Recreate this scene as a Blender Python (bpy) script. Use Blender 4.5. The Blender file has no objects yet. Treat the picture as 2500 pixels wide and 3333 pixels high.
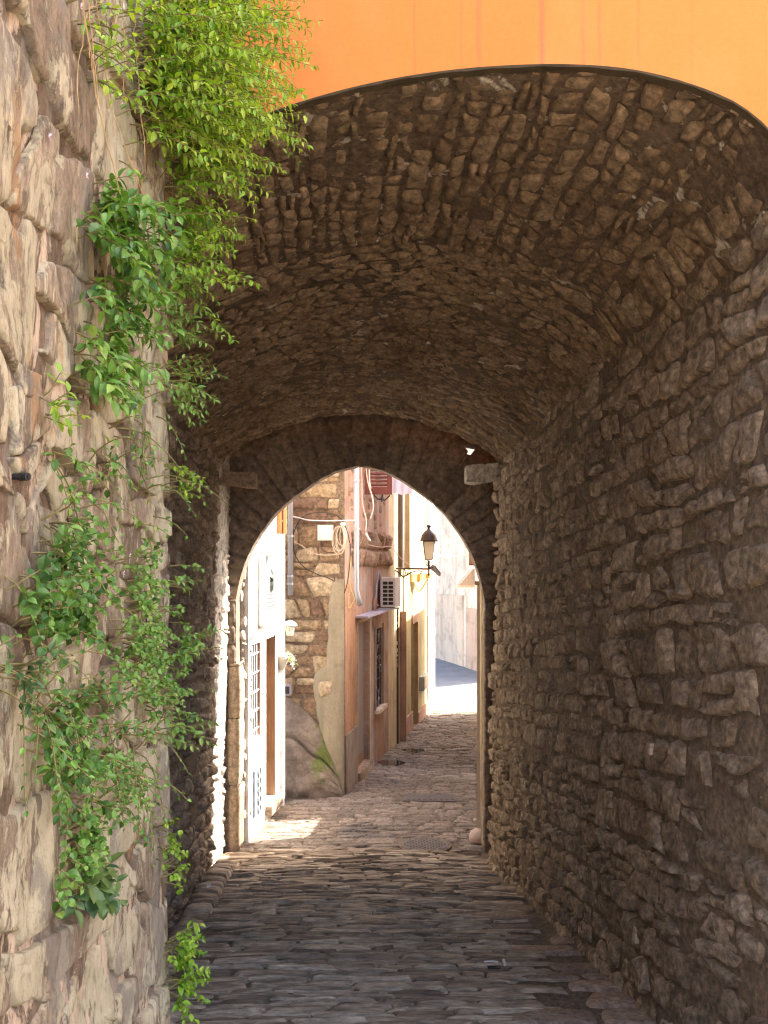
import bpy, math, random
import numpy as np
from mathutils import Vector, Matrix

# ------------------------------------------------------------------ camera, light, exposure
S = 1.25                       # everything below is laid out in a 1:1.25 unit and turned into metres at the very end
SUN = Vector((.66, .28, .70)).normalized()     # direction towards the sun
SKY_STRENGTH, SUN_STRENGTH, EXPOSURE = .15, 3.6, 3.06
sc = bpy.context.scene
cam_data = bpy.data.cameras.new('camera'); cam = bpy.data.objects.new('camera', cam_data)
sc.collection.objects.link(cam); sc.camera = cam
cam.location = (0, 0, 1.6); cam.rotation_euler = (math.radians(90), 0, 0)
cam_data.sensor_fit = 'VERTICAL'; cam_data.sensor_height = 36; cam_data.lens = 36 * 3200 / 3333
cam_data.shift_y = 133.5 / 3333
cam_data.clip_start = .05; cam_data.clip_end = 1000
world = bpy.data.worlds.new('World'); sc.world = world; world.use_nodes = True
wn = world.node_tree; wn.nodes.clear()
sky = wn.nodes.new('ShaderNodeTexSky'); sky.sky_type = 'NISHITA'; sky.sun_disc = False
sky.sun_elevation = math.asin(SUN.z); sky.sun_rotation = math.atan2(SUN.x, SUN.y)
sky.air_density = .75; sky.dust_density = 3.5; sky.ozone_density = .3
bg = wn.nodes.new('ShaderNodeBackground'); bg.inputs[1].default_value = SKY_STRENGTH
wo = wn.nodes.new('ShaderNodeOutputWorld')
wn.links.new(sky.outputs[0], bg.inputs[0]); wn.links.new(bg.outputs[0], wo.inputs[0])
sl = bpy.data.lights.new('sun', 'SUN'); sun = bpy.data.objects.new('sun', sl); sc.collection.objects.link(sun)
sl.energy = SUN_STRENGTH; sl.angle = math.radians(.5); sl.color = (1, .93, .82)
sun.rotation_euler = SUN.to_track_quat('Z', 'Y').to_euler()
vs = sc.view_settings; vs.view_transform = 'Standard'; vs.look = 'None'; vs.gamma = 1; vs.exposure = EXPOSURE
try: vs.use_curve_mapping = False
except Exception: pass
cy = sc.cycles
cy.max_bounces = 12; cy.diffuse_bounces = 8; cy.glossy_bounces = 3; cy.transmission_bounces = 4
cy.use_denoising = True; cy.sample_clamp_indirect = 12; cy.pixel_filter_type = 'BLACKMAN_HARRIS'; cy.filter_width = 1.25

rng = np.random.default_rng(7); random.seed(7)
F = 3200.0
def px3(px, py, d): return ((px - 1250) / F * d, d, 1.6 - (py - 1800) / F * d)

# ------------------------------------------------------------------ noise
def _hash(ix, iy, iz, seed):
    h = (ix * 73856093) ^ (iy * 19349663) ^ (iz * 83492791) ^ (seed * 2654435761)
    h &= 0xffffffff
    h = ((h >> 16) ^ h) * 0x45d9f3b & 0xffffffff
    h = ((h >> 16) ^ h) * 0x45d9f3b & 0xffffffff
    return (((h >> 16) ^ h) & 0xffffff) / float(0xffffff)
def vnoise(P, seed=0):
    P = np.asarray(P, float); i = np.floor(P).astype(np.int64); f = P - i; f = f * f * (3 - 2 * f)
    x, y, z = i[..., 0], i[..., 1], i[..., 2]; fx, fy, fz = f[..., 0], f[..., 1], f[..., 2]
    def c(a, b, g): return _hash(x + a, y + b, z + g, seed)
    r = 0
    for a in (0, 1):
        for b in (0, 1):
            for g in (0, 1):
                r = r + c(a, b, g) * (fx if a else 1 - fx) * (fy if b else 1 - fy) * (fz if g else 1 - fz)
    return r * 2 - 1
def fbm(P, octv=4, seed=0, gain=.5):
    P = np.asarray(P, float); a, t, r = 1.0, 0.0, 0
    for k in range(octv):
        r = r + a * vnoise(P * (2.03 ** k) + k * 17.3, seed + k); t += a; a *= gain
    return r / t
def sm(a, b, x):
    t = np.clip((np.asarray(x, float) - a) / (b - a), 0, 1); return t * t * (3 - 2 * t)
def stack(u, v, w): return np.stack(np.broadcast_arrays(u, v, w), -1)

# ------------------------------------------------------------------ materials
def new_mat(name):
    m = bpy.data.materials.new(name); m.use_nodes = True
    nt = m.node_tree; nt.nodes.clear()
    out = nt.nodes.new('ShaderNodeOutputMaterial'); b = nt.nodes.new('ShaderNodeBsdfPrincipled')
    nt.links.new(b.outputs[0], out.inputs[0]); return m, nt, b
def N(nt, typ, **kw):
    n = nt.nodes.new(typ)
    for k, v in kw.items(): setattr(n, k, v)
    return n
def math_n(nt, op, a, b=None, c=None):
    n = N(nt, 'ShaderNodeMath', operation=op)
    for i, x in enumerate((a, b, c)):
        if x is None: continue
        if isinstance(x, (int, float)): n.inputs[i].default_value = x
        else: nt.links.new(x, n.inputs[i])
    return n.outputs[0]
def noise_n(nt, scale, detail=4, rough=.55, stretch=(1, 1, 1), w=None, dist=0):
    g = N(nt, 'ShaderNodeNewGeometry'); mp = N(nt, 'ShaderNodeMapping')
    mp.inputs['Scale'].default_value = stretch
    nt.links.new(g.outputs['Position'], mp.inputs['Vector'])
    n = N(nt, 'ShaderNodeTexNoise'); n.inputs['Scale'].default_value = scale
    n.inputs['Detail'].default_value = detail; n.inputs['Roughness'].default_value = rough
    n.inputs['Distortion'].default_value = dist
    if w: mp.inputs['Location'].default_value = (w, w * 2, w * 3)
    nt.links.new(mp.outputs[0], n.inputs['Vector']); return n.outputs['Fac']
def ramp_n(nt, fac, stops):
    r = N(nt, 'ShaderNodeValToRGB'); cr = r.color_ramp
    while len(cr.elements) < len(stops): cr.elements.new(.5)
    for e, (p, c) in zip(cr.elements, stops):
        e.position = p; e.color = (c, c, c, 1) if isinstance(c, (int, float)) else (*c, 1)
    nt.links.new(fac, r.inputs[0]); return r.outputs[0]
def mix_n(nt, fac, a, b, typ='MIX'):
    m = N(nt, 'ShaderNodeMix', data_type='RGBA', blend_type=typ)
    for i, x in ((0, fac), (6, a), (7, b)):
        if isinstance(x, (int, float)): m.inputs[i].default_value = x
        elif isinstance(x, tuple): m.inputs[i].default_value = (*x, 1)
        else: nt.links.new(x, m.inputs[i])
    return m.outputs[2]
def tone_n(nt):
    a = N(nt, 'ShaderNodeAttribute'); a.attribute_name = 'tone'; return a.outputs['Fac']
def bump_n(nt, h, strength, dist=.02, normal=None):
    b = N(nt, 'ShaderNodeBump'); b.inputs['Strength'].default_value = strength; b.inputs['Distance'].default_value = dist
    nt.links.new(h, b.inputs['Height'])
    if normal is not None: nt.links.new(normal, b.inputs['Normal'])
    return b.outputs[0]

def stone_mat(name, cols, s=2.2, fine=26, bump=.6, dist=.02, rough=.88, stretch=(1, 1, 1), tone=.6, patch=None, spec=.3, var=(.62, 1.25)):
    """cols: dark to light; patch: list of (colour, noise scale, lo, hi, stretch)"""
    m, nt, b = new_mat(name)
    t = tone_n(nt); n1 = noise_n(nt, s, 5, .6, stretch)
    f = math_n(nt, 'ADD', math_n(nt, 'MULTIPLY', t, tone), math_n(nt, 'MULTIPLY', n1, 1 - tone))
    f = math_n(nt, 'ADD', math_n(nt, 'MULTIPLY', math_n(nt, 'SUBTRACT', f, .5), 1.5), .5)
    k = len(cols); c = ramp_n(nt, f, [(i / (k - 1), cc) for i, cc in enumerate(cols)])
    nf = noise_n(nt, fine, 7, .68, stretch, w=3.1)
    c = mix_n(nt, 1.0, c, ramp_n(nt, nf, [(.28, var[0]), (.72, var[1])]), 'MULTIPLY')
    if patch:
        for j, (pc, psc, lo, hi, pst) in enumerate(patch):
            pn = ramp_n(nt, noise_n(nt, psc, 6, .65, pst, w=5.7 + 4 * j, dist=.4), [(lo, 0.0), (hi, 1.0)])
            c = mix_n(nt, pn, c, pc)
            c = mix_n(nt, .35, c, mix_n(nt, 1.0, c, ramp_n(nt, nf, [(.3, .7), (.7, 1.2)]), 'MULTIPLY'))
    grit = noise_n(nt, fine * 1.1, 9, .72, stretch, w=21)
    c = mix_n(nt, 1.0, c, ramp_n(nt, grit, [(.36, .56), (.5, 1.0), (.64, 1.4)]), 'MULTIPLY')
    nt.links.new(c, b.inputs['Base Color'])
    b.inputs['Roughness'].default_value = rough; b.inputs['Specular IOR Level'].default_value = spec
    nb = noise_n(nt, fine * .6, 8, .72, stretch, w=9.3)
    nrm = bump_n(nt, nb, bump, dist)
    nb2 = noise_n(nt, fine * 1.5, 9, .78, stretch, w=14.3)
    nrm = bump_n(nt, nb2, min(1, bump * 1.1), dist * .8, nrm)
    nt.links.new(nrm, b.inputs['Normal']); return m

def plain_mat(name, col, rough=.6, metal=0, var=.15, s=8, bump=.1, dist=.005, stretch=(1, 1, 1), spec=.4):
    m, nt, b = new_mat(name)
    n = noise_n(nt, s, 6, .6, stretch)
    c = mix_n(nt, 1.0, col, ramp_n(nt, n, [(.3, 1 - var), (.7, 1 + var)]), 'MULTIPLY')
    nt.links.new(c, b.inputs['Base Color']); b.inputs['Roughness'].default_value = rough
    b.inputs['Metallic'].default_value = metal; b.inputs['Specular IOR Level'].default_value = spec
    if bump: nt.links.new(bump_n(nt, noise_n(nt, s * 4, 6, .65), bump, dist), b.inputs['Normal'])
    return m

def plaster_mat(name, col, dirt, amount=.5, s=1.6, lo=.45, hi=.7, stretch=(1, 1, .35), bump=.25, rough=.9, second=None):
    m, nt, b = new_mat(name)
    n = ramp_n(nt, noise_n(nt, s, 7, .65, stretch, dist=.3), [(lo, 0.0), (hi, 1.0)])
    n = math_n(nt, 'MULTIPLY', n, amount)
    c = mix_n(nt, n, col, dirt)
    if second:
        c2, s2, lo2, hi2 = second
        c = mix_n(nt, ramp_n(nt, noise_n(nt, s2, 6, .6, w=7.7, dist=.5), [(lo2, 0.0), (hi2, 1.0)]), c, c2)
    c = mix_n(nt, 1.0, c, ramp_n(nt, noise_n(nt, 30, 6, .7), [(.3, .88), (.7, 1.1)]), 'MULTIPLY')
    c = mix_n(nt, 1.0, c, ramp_n(nt, noise_n(nt, 4.5, 8, .72, (1, 1, .14), w=41, dist=.3), [(.36, .72), (.52, 1.0), (.66, 1.1)]), 'MULTIPLY')
    c = mix_n(nt, 1.0, c, ramp_n(nt, noise_n(nt, 2.2, 8, .7, w=47, dist=.8), [(.38, .78), (.5, 1.0)]), 'MULTIPLY')
    nt.links.new(c, b.inputs['Base Color']); b.inputs['Roughness'].default_value = rough
    b.inputs['Specular IOR Level'].default_value = .2
    nt.links.new(bump_n(nt, noise_n(nt, 14, 8, .7), bump, .015), b.inputs['Normal'])
    return m

M = {}
M['wall_stone'] = stone_mat('tunnel_wall_stone', [(.18, .12, .075), (.31, .225, .148), (.42, .315, .215), (.55, .43, .31)], s=3, tone=.45, fine=20,
    bump=.9, dist=.03, patch=[((.42, .32, .22), 2.2, .55, .75, (1, 1, 1)), ((.12, .072, .046), 1.6, .60, .78, (1, 1, .6)), ((.34, .21, .07), 1.9, .72, .75, (1, 1, 1))])
M['wall_mortar'] = stone_mat('tunnel_mortar', [(.15, .10, .065), (.22, .155, .10), (.31, .23, .155)], s=2.5, fine=24, bump=1.0, dist=.03,
    patch=[((.08, .05, .032), 1.4, .58, .75, (1, 1, 1))])
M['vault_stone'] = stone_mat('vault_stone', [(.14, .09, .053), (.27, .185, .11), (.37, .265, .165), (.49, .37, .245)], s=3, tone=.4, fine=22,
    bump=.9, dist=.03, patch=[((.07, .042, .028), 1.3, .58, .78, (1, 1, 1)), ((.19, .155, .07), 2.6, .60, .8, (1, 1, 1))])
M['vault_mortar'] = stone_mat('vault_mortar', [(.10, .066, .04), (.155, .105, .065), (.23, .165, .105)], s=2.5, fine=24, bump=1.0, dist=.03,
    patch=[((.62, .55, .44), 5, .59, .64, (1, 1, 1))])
def lime_mat(name, bare, lime, lo=.46):
    m, nt, b = new_mat(name)
    base = ramp_n(nt, math_n(nt, 'ADD', math_n(nt, 'MULTIPLY', tone_n(nt), .4), math_n(nt, 'MULTIPLY', noise_n(nt, 3, 6, .62), .6)), [(.2, bare[0]), (.5, bare[1]), (.8, bare[2])])
    fine = noise_n(nt, 26, 10, .76, (1, 1.3, .6), w=3.1)
    base = mix_n(nt, 1.0, base, ramp_n(nt, fine, [(.34, .45), (.66, 1.45)]), 'MULTIPLY')
    nm = noise_n(nt, 3.4, 11, .72, (1, 1.2, .5), w=5.7, dist=.5)
    mask = ramp_n(nt, nm, [(lo, 0.0), (lo + .022, 1.0)])
    lc = ramp_n(nt, noise_n(nt, 5, 6, .65, (1, 1, .6), w=11), [(.3, lime[0]), (.55, lime[1]), (.75, lime[2])])
    lc = mix_n(nt, 1.0, lc, ramp_n(nt, fine, [(.36, .62), (.47, .96), (.64, 1.1)]), 'MULTIPLY')
    c = mix_n(nt, mask, base, lc)
    oc = ramp_n(nt, noise_n(nt, 4.2, 7, .65, (1, 1.1, .5), w=19, dist=.4), [(.62, 0.0), (.66, .8)]); c = mix_n(nt, oc, c, (.40, .235, .115))
    dk = ramp_n(nt, noise_n(nt, 7, 8, .7, (1, 1.2, .45), w=23, dist=.5), [(.575, 0.0), (.62, .85)]); c = mix_n(nt, dk, c, (.15, .115, .08))
    gp = ramp_n(nt, noise_n(nt, 2.1, 9, .7, (1, 1.2, .6), w=31, dist=.4), [(.56, 0.0), (.6, .75)]); c = mix_n(nt, gp, c, (.25, .215, .17))
    nt.links.new(c, b.inputs['Base Color']); b.inputs['Roughness'].default_value = .93; b.inputs['Specular IOR Level'].default_value = .2
    n1 = bump_n(nt, mask, .8, .014); n2 = bump_n(nt, noise_n(nt, 9, 11, .78, (1, 1.2, .6), w=9.3), 1.0, .028, n1); n2 = bump_n(nt, fine, .8, .012, n2)
    nt.links.new(n2, b.inputs['Normal']); return m
M['ivy_stone'] = lime_mat('limewashed_stone', [(.20, .145, .095), (.32, .245, .165), (.46, .36, .25)], [(.39, .335, .21), (.53, .46, .305), (.64, .57, .40)], .475)
M['ivy_mortar'] = lime_mat('limewashed_mortar', [(.10, .07, .045), (.18, .125, .08), (.28, .20, .13)], [(.45, .33, .22), (.6, .46, .32), (.7, .55, .4)], .50)
M['paving'] = stone_mat('paving_stone', [(.20, .14, .09), (.35, .25, .165), (.47, .36, .25), (.60, .48, .35)], s=3, fine=24, bump=.9, dist=.02, rough=.66, tone=.75, var=(.5, 1.35),
    stretch=(.25, 1.3, 1), spec=.5, patch=[((.20, .165, .13), 1.5, .6, .78, (1, 1, 1))])
M['lane_sett'] = stone_mat('lane_sett_stone', [(.13, .098, .074), (.19, .145, .112), (.26, .20, .155), (.33, .26, .205)], s=3, fine=24, bump=.8, dist=.02, rough=.7, patch=[((.11, .095, .09), 1.3, .55, .75, (1, 1, 1))])
M['paving_joint'] = stone_mat('paving_joint', [(.11, .078, .052), (.19, .138, .096), (.29, .215, .15)], s=3, fine=30, bump=.8, dist=.02, rough=.9,
    patch=[((.24, .2, .15), 1.2, .62, .75, (1, 1, 1))])
M['gate_stone'] = stone_mat('gateway_stone', [(.16, .115, .082), (.23, .17, .125), (.30, .23, .17)], s=2.5, fine=14, bump=.6, dist=.02, rough=.9,
    patch=[((.09, .065, .05), 1.5, .5, .7, (1, 1, 1))])
M['jamb_stone'] = stone_mat('jamb_stone', [(.18, .12, .08), (.28, .20, .135), (.36, .27, .19)], s=3, fine=18, bump=.6, rough=.9)
M['house_stone'] = stone_mat('house_stone', [(.20, .12, .085), (.32, .20, .125), (.44, .31, .18), (.62, .48, .32)], s=3, fine=16, bump=.8, dist=.03, rough=.92, tone=.7)
M['house_mortar'] = stone_mat('house_mortar', [(.18, .12, .085), (.27, .19, .13), (.38, .28, .2)], s=3, fine=20, bump=.8, dist=.03, rough=.95)
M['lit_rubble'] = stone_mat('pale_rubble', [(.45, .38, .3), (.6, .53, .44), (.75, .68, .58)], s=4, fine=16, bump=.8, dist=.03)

def orange_mat():
    m, nt, b = new_mat('orange_plaster')
    n = ramp_n(nt, noise_n(nt, .5, 5, .6), [(.3, (.73, .225, .055)), (.7, (.79, .265, .068))])
    c = mix_n(nt, 1.0, n, ramp_n(nt, noise_n(nt, 45, 5, .7), [(.3, .95), (.7, 1.04)]), 'MULTIPLY')
    # rain runs down the plaster: thin vertical marks of soot at their own places
    g = N(nt, 'ShaderNodeNewGeometry'); sp = N(nt, 'ShaderNodeSeparateXYZ'); nt.links.new(g.outputs['Position'], sp.inputs[0])
    tot = None
    wob = math_n(nt, 'MULTIPLY', math_n(nt, 'SUBTRACT', noise_n(nt, 3, 3, .5), .5), .02)
    xx = math_n(nt, 'ADD', sp.outputs[0], wob)
    for px, w, k in ((1350, .006, .45), (1553, .008, .55), (1562, .006, .3), (1760, .012, 1.0), (1893, .008, .5), (1946, .007, .6), (2070, .006, .3), (1500, .005, .25), (2240, .006, .25)):
        r = (px - 1250) / F; x0 = r * 3.60 / (1 + .20 * r) * S
        d_ = math_n(nt, 'ABSOLUTE', math_n(nt, 'SUBTRACT', xx, x0))
        e = math_n(nt, 'MULTIPLY', math_n(nt, 'MAXIMUM', math_n(nt, 'SUBTRACT', 1, math_n(nt, 'DIVIDE', d_, w * 1.7)), 0), k)
        tot = e if tot is None else math_n(nt, 'ADD', tot, e)
    brk = ramp_n(nt, noise_n(nt, 5, 5, .7, (1, 1, .35)), [(.35, .35), (.65, 1.0)])
    tot = math_n(nt, 'MULTIPLY', math_n(nt, 'MINIMUM', tot, 1), math_n(nt, 'MULTIPLY', brk, .95))
    c = mix_n(nt, tot, c, (.30, .15, .085))
    c = mix_n(nt, ramp_n(nt, noise_n(nt, 1.2, 5, .6, (1, 1, .5), w=2), [(.52, 0.0), (.75, .45)]), c, (.72, .36, .15))
    nt.links.new(c, b.inputs['Base Color']); b.inputs['Roughness'].default_value = .9; b.inputs['Specular IOR Level'].default_value = .15
    nt.links.new(bump_n(nt, noise_n(nt, 40, 6, .7), .15, .008), b.inputs['Normal'])
    return m
M['orange'] = orange_mat()
M['rim'] = plaster_mat('rim_plaster', (.085, .062, .034), (.05, .038, .02), .8, s=6)
M['white_plaster'] = plaster_mat('white_plaster', (.80, .78, .74), (.6, .56, .5), .4)
M['cream_plaster'] = plaster_mat('cream_plaster', (.52, .42, .27), (.36, .29, .18), .6)
M['beige_plaster'] = plaster_mat('beige_plaster', (.46, .34, .22), (.34, .24, .16), .6)
M['pink_plaster'] = plaster_mat('terracotta_plaster', (.41, .225, .15), (.30, .19, .14), .9, s=2.2, lo=.4, hi=.62, second=((.36, .265, .205), 1.7, .48, .58))
M['terracotta'] = plaster_mat('orange_terracotta_plaster', (.39, .21, .12), (.36, .22, .14), .5, s=3)
M['grey_render'] = plaster_mat('grey_render', (.30, .235, .185), (.22, .17, .13), .7, s=3, bump=.5)
M['cement'] = plaster_mat('cement_render', (.36, .30, .21), (.28, .22, .15), .7, s=3, bump=.5)
M['olive_plaster'] = plaster_mat('olive_yellow_plaster', (.38, .31, .15), (.30, .24, .12), .6, s=2.5)
M['pinkbrown'] = plaster_mat('pink_brown_plaster', (.42, .25, .18), (.3, .18, .13), .6, s=3)
M['far_plaster'] = plaster_mat('pale_far_plaster', (.66, .55, .42), (.58, .47, .36), .5, s=.8)
M['far_stone'] = plaster_mat('far_stone_plinth', (.60, .47, .34), (.52, .40, .29), .6, s=1.5)
M['far_peach'] = plaster_mat('far_peach_plaster', (.54, .37, .26), (.46, .32, .23), .6, s=1.5)
M['boulder'] = None
def boulder_mat():
    m, nt, b = new_mat('rendered_buttress')
    c = ramp_n(nt, noise_n(nt, 2.4, 6, .6), [(.3, (.17, .13, .10)), (.5, (.28, .215, .17)), (.75, (.46, .36, .27))])
    c = mix_n(nt, 1.0, c, ramp_n(nt, noise_n(nt, 20, 7, .7), [(.3, .75), (.7, 1.2)]), 'MULTIPLY')
    g = N(nt, 'ShaderNodeNewGeometry'); d = N(nt, 'ShaderNodeVectorMath', operation='DISTANCE')
    mp = N(nt, 'ShaderNodeMapping'); mp.inputs['Scale'].default_value = (1.6, .3, .75)
    nt.links.new(g.outputs['Position'], mp.inputs[0]); nt.links.new(mp.outputs[0], d.inputs[0])
    x, y, z = px3(1066, 2450, 10.9); d.inputs[1].default_value = (x * S * 1.6, y * S * .3, z * S * .75)
    mm = math_n(nt, 'SUBTRACT', math_n(nt, 'ADD', .34, math_n(nt, 'MULTIPLY', math_n(nt, 'SUBTRACT', noise_n(nt, 6, 6, .7), .5), 1.1)), d.outputs['Value'])
    c = mix_n(nt, ramp_n(nt, mm, [(.0, 0.0), (.22, .85)]), c, (.15, .20, .03))
    nt.links.new(c, b.inputs['Base Color']); b.inputs['Roughness'].default_value = .92
    nt.links.new(bump_n(nt, noise_n(nt, 7, 10, .75), 1.0, .06), b.inputs['Normal']); return m
M['boulder'] = boulder_mat()
M['door_brown'] = plain_mat('brown_door_wood', (.16, .085, .05), .6, var=.3, s=4, stretch=(8, 8, 1))
M['door_tan'] = plain_mat('tan_door_wood', (.24, .135, .07), .6, var=.25, s=4, stretch=(8, 8, 1))
M['grey_door'] = plain_mat('grey_brown_door', (.19, .14, .115), .7, var=.15, s=4, stretch=(6, 6, 1))
M['red_shutter'] = plain_mat('dark_red_shutter_paint', (.20, .06, .05), .5, var=.25, s=8)
M['orange_shutter'] = plain_mat('orange_shutter_paint', (.62, .20, .07), .5, var=.25, s=6, stretch=(8, 8, 1))
M['dark'] = plain_mat('dark_interior', (.02, .016, .014), .8, var=.3)
M['glass_dark'] = plain_mat('dark_window_glass', (.05, .05, .05), .15, var=.2, bump=0, spec=.6)
M['iron'] = plain_mat('black_iron', (.045, .04, .038), .5, metal=.3, var=.3, s=20)
M['lamp_iron'] = plain_mat('weathered_lamp_iron', (.10, .07, .06), .5, metal=.2, var=.3, s=20)
M['steel'] = plain_mat('galvanised_pipe', (.36, .35, .37), .45, metal=.3, var=.12, s=6, stretch=(1, 1, .2))
M['white_metal'] = plain_mat('white_paint_metal', (.66, .64, .62), .5, var=.08)
M['white_plastic'] = plain_mat('white_plastic', (.7, .67, .6), .45, var=.05)
M['ac_body'] = plain_mat('air_conditioner_casing', (.50, .45, .42), .5, var=.1)
M['lilac'] = plain_mat('lilac_metal', (.34, .30, .36), .5, var=.15)
M['cable_black'] = plain_mat('black_cable', (.04, .035, .03), .6, var=.1)
M['cable_cream'] = plain_mat('cream_cable', (.62, .50, .38), .6, var=.1)
M['cable_pink'] = plain_mat('salmon_cable', (.60, .42, .36), .6, var=.1)
M['plaque'] = plain_mat('grey_marble', (.125, .128, .132), .45, var=.08, s=3, stretch=(1, 1, .2))
M['relief'] = plain_mat('dark_bronze_relief', (.06, .075, .055), .5, var=.3)
M['relief_line'] = plain_mat('cut_letter_shadow', (.08, .083, .088), .7, var=.1)
M['vent'] = plain_mat('blue_grey_painted_metal', (.16, .19, .24), .5, var=.25, s=10)
M['milk_glass'] = plain_mat('milky_lamp_glass', (.72, .66, .55), .35, var=.1, s=6, bump=0)
_mt = M['milk_glass'].node_tree; _b = [n for n in _mt.nodes if n.type == 'BSDF_PRINCIPLED'][0]; _o = [n for n in _mt.nodes if n.type == 'OUTPUT_MATERIAL'][0]
_t = _mt.nodes.new('ShaderNodeBsdfTranslucent'); _t.inputs[0].default_value = (.9, .86, .78, 1); _x = _mt.nodes.new('ShaderNodeMixShader'); _x.inputs[0].default_value = .65
_mt.links.new(_b.outputs[0], _x.inputs[1]); _mt.links.new(_t.outputs[0], _x.inputs[2]); _mt.links.new(_x.outputs[0], _o.inputs[0])
M['cap_green'] = plain_mat('grey_green_enamel', (.30, .33, .30), .35, var=.15)
M['cloth'] = plain_mat('lilac_white_cloth', (.62, .56, .66), .9, var=.06)
M['yellow_cloth'] = plain_mat('yellow_awning_cloth', (.55, .40, .12), .9, var=.15)
M['salmon_cloth'] = plain_mat('salmon_awning_cloth', (.62, .42, .30), .9, var=.1)
M['asphalt'] = plain_mat('grey_asphalt', (.14, .145, .155), .85, var=.15, s=3, bump=.3)
M['earth'] = plain_mat('ground_earth', (.36, .29, .21), .95, var=.2, s=1, bump=.3)  # kept pale so unseen ground behind the camera bounces light into the tunnel
M['manhole'] = plain_mat('cast_iron_cover', (.15, .12, .10), .7, metal=.0, var=.2, s=12)
M['drain'] = plain_mat('dark_drain_grille', (.11, .088, .08), .75, metal=.0, var=.2, s=12)
M['yellow_pipe'] = plain_mat('cream_yellow_pipe', (.56, .44, .20), .5, var=.12)
M['pale_render'] = plain_mat('pale_render', (.50, .40, .30), .9, var=.12)
M['pink_stone'] = plain_mat('pink_marble', (.46, .33, .27), .4, var=.15, s=5)
M['bolt'] = plain_mat('rusty_black_bolt', (.03, .028, .028), .5, metal=.4, var=.3, s=30)
M['litter'] = plain_mat('white_scrap', (.7, .68, .64), .6, var=.1)
M['sticker'] = plain_mat('white_sticker', (.66, .62, .6), .6, var=.1, s=30)
M['sticker_pink'] = plain_mat('faded_pink_sticker', (.45, .30, .28), .6, var=.2, s=30)
M['terra_pot'] = plain_mat('grey_flower_box', (.34, .30, .24), .8, var=.15)
M['petal'] = plain_mat('white_petal', (.8, .78, .74), .7, var=.05, bump=0)
M['pink_petal'] = plain_mat('pale_pink_petal', (.70, .50, .60), .7, var=.1, bump=0)
M['stem'] = plain_mat('plant_stem', (.17, .14, .05), .8, var=.3, s=20, bump=0)
M['dry_stem'] = plain_mat('dry_stem', (.34, .23, .10), .8, var=.3, s=20, bump=0)
M['puddle'] = plain_mat('puddle_water', (.03, .028, .026), .04, var=.1, bump=.02, spec=.8)
M['slab'] = stone_mat('cement_gutter', [(.19, .13, .092), (.26, .185, .135), (.34, .25, .185)], s=2, fine=20, bump=.5, dist=.01, rough=.75)

def leaf_mat(name, cols):
    m = bpy.data.materials.new(name); m.use_nodes = True; nt = m.node_tree; nt.nodes.clear()
    out = N(nt, 'ShaderNodeOutputMaterial'); b = N(nt, 'ShaderNodeBsdfPrincipled'); tr = N(nt, 'ShaderNodeBsdfTranslucent')
    c = ramp_n(nt, tone_n(nt), [(i / (len(cols) - 1), cc) for i, cc in enumerate(cols)])
    c = mix_n(nt, 1.0, c, ramp_n(nt, noise_n(nt, 25, 4, .6), [(.3, .75), (.7, 1.2)]), 'MULTIPLY')
    nt.links.new(c, b.inputs['Base Color']); b.inputs['Roughness'].default_value = .42; b.inputs['Specular IOR Level'].default_value = .4
    c2 = mix_n(nt, 1.0, c, (1.25, 1.3, .6), 'MULTIPLY'); nt.links.new(c2, tr.inputs[0])
    mx = N(nt, 'ShaderNodeMixShader'); mx.inputs[0].default_value = .38
    nt.links.new(b.outputs[0], mx.inputs[1]); nt.links.new(tr.outputs[0], mx.inputs[2]); nt.links.new(mx.outputs[0], out.inputs[0])
    return m
M['leaf_bright'] = leaf_mat('bright_green_leaf', [(.07, .16, .012), (.15, .29, .02), (.26, .42, .035), (.42, .50, .06)])
M['leaf_mid'] = leaf_mat('mid_green_leaf', [(.04, .11, .02), (.09, .20, .032), (.16, .31, .055), (.28, .40, .09)])
M['leaf_dark'] = leaf_mat('dark_green_leaf', [(.02, .06, .022), (.04, .10, .035), (.075, .15, .05), (.16, .22, .06)])

# ------------------------------------------------------------------ object helpers
def tag(o, label=None, cat=None, group=None, kind=None):
    if label: o['label'] = label
    if cat: o['category'] = cat
    if group: o['group'] = group
    if kind: o['kind'] = kind
    return o
def thing(name, loc, label, cat, group=None):
    o = bpy.data.objects.new(name, None); sc.collection.objects.link(o); o.location = loc
    o.empty_display_size = .1
    return tag(o, label, cat, group)
def mesh_from(name, V, Fc, mat, tone=None, smooth=False):
    me = bpy.data.meshes.new(name)
    V = np.asarray(V, np.float32)
    if isinstance(Fc, np.ndarray):
        n, k = Fc.shape
        me.vertices.add(len(V)); me.vertices.foreach_set('co', V.ravel())
        me.loops.add(n * k); me.polygons.add(n)
        me.loops.foreach_set('vertex_index', Fc.astype(np.int32).ravel())
        me.polygons.foreach_set('loop_start', np.arange(0, n * k, k, dtype=np.int32))
        me.polygons.foreach_set('loop_total', np.full(n, k, np.int32))
        me.update(calc_edges=True)
    else:
        me.from_pydata([tuple(map(float, v)) for v in V], [], Fc)
    if tone is not None:
        a = me.attributes.new('tone', 'FLOAT', 'POINT')
        a.data.foreach_set('value', np.broadcast_to(np.asarray(tone, np.float32), (len(V),)).copy())
    if smooth: me.polygons.foreach_set('use_smooth', np.ones(len(me.polygons), bool))
    me.materials.append(mat); return me
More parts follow.
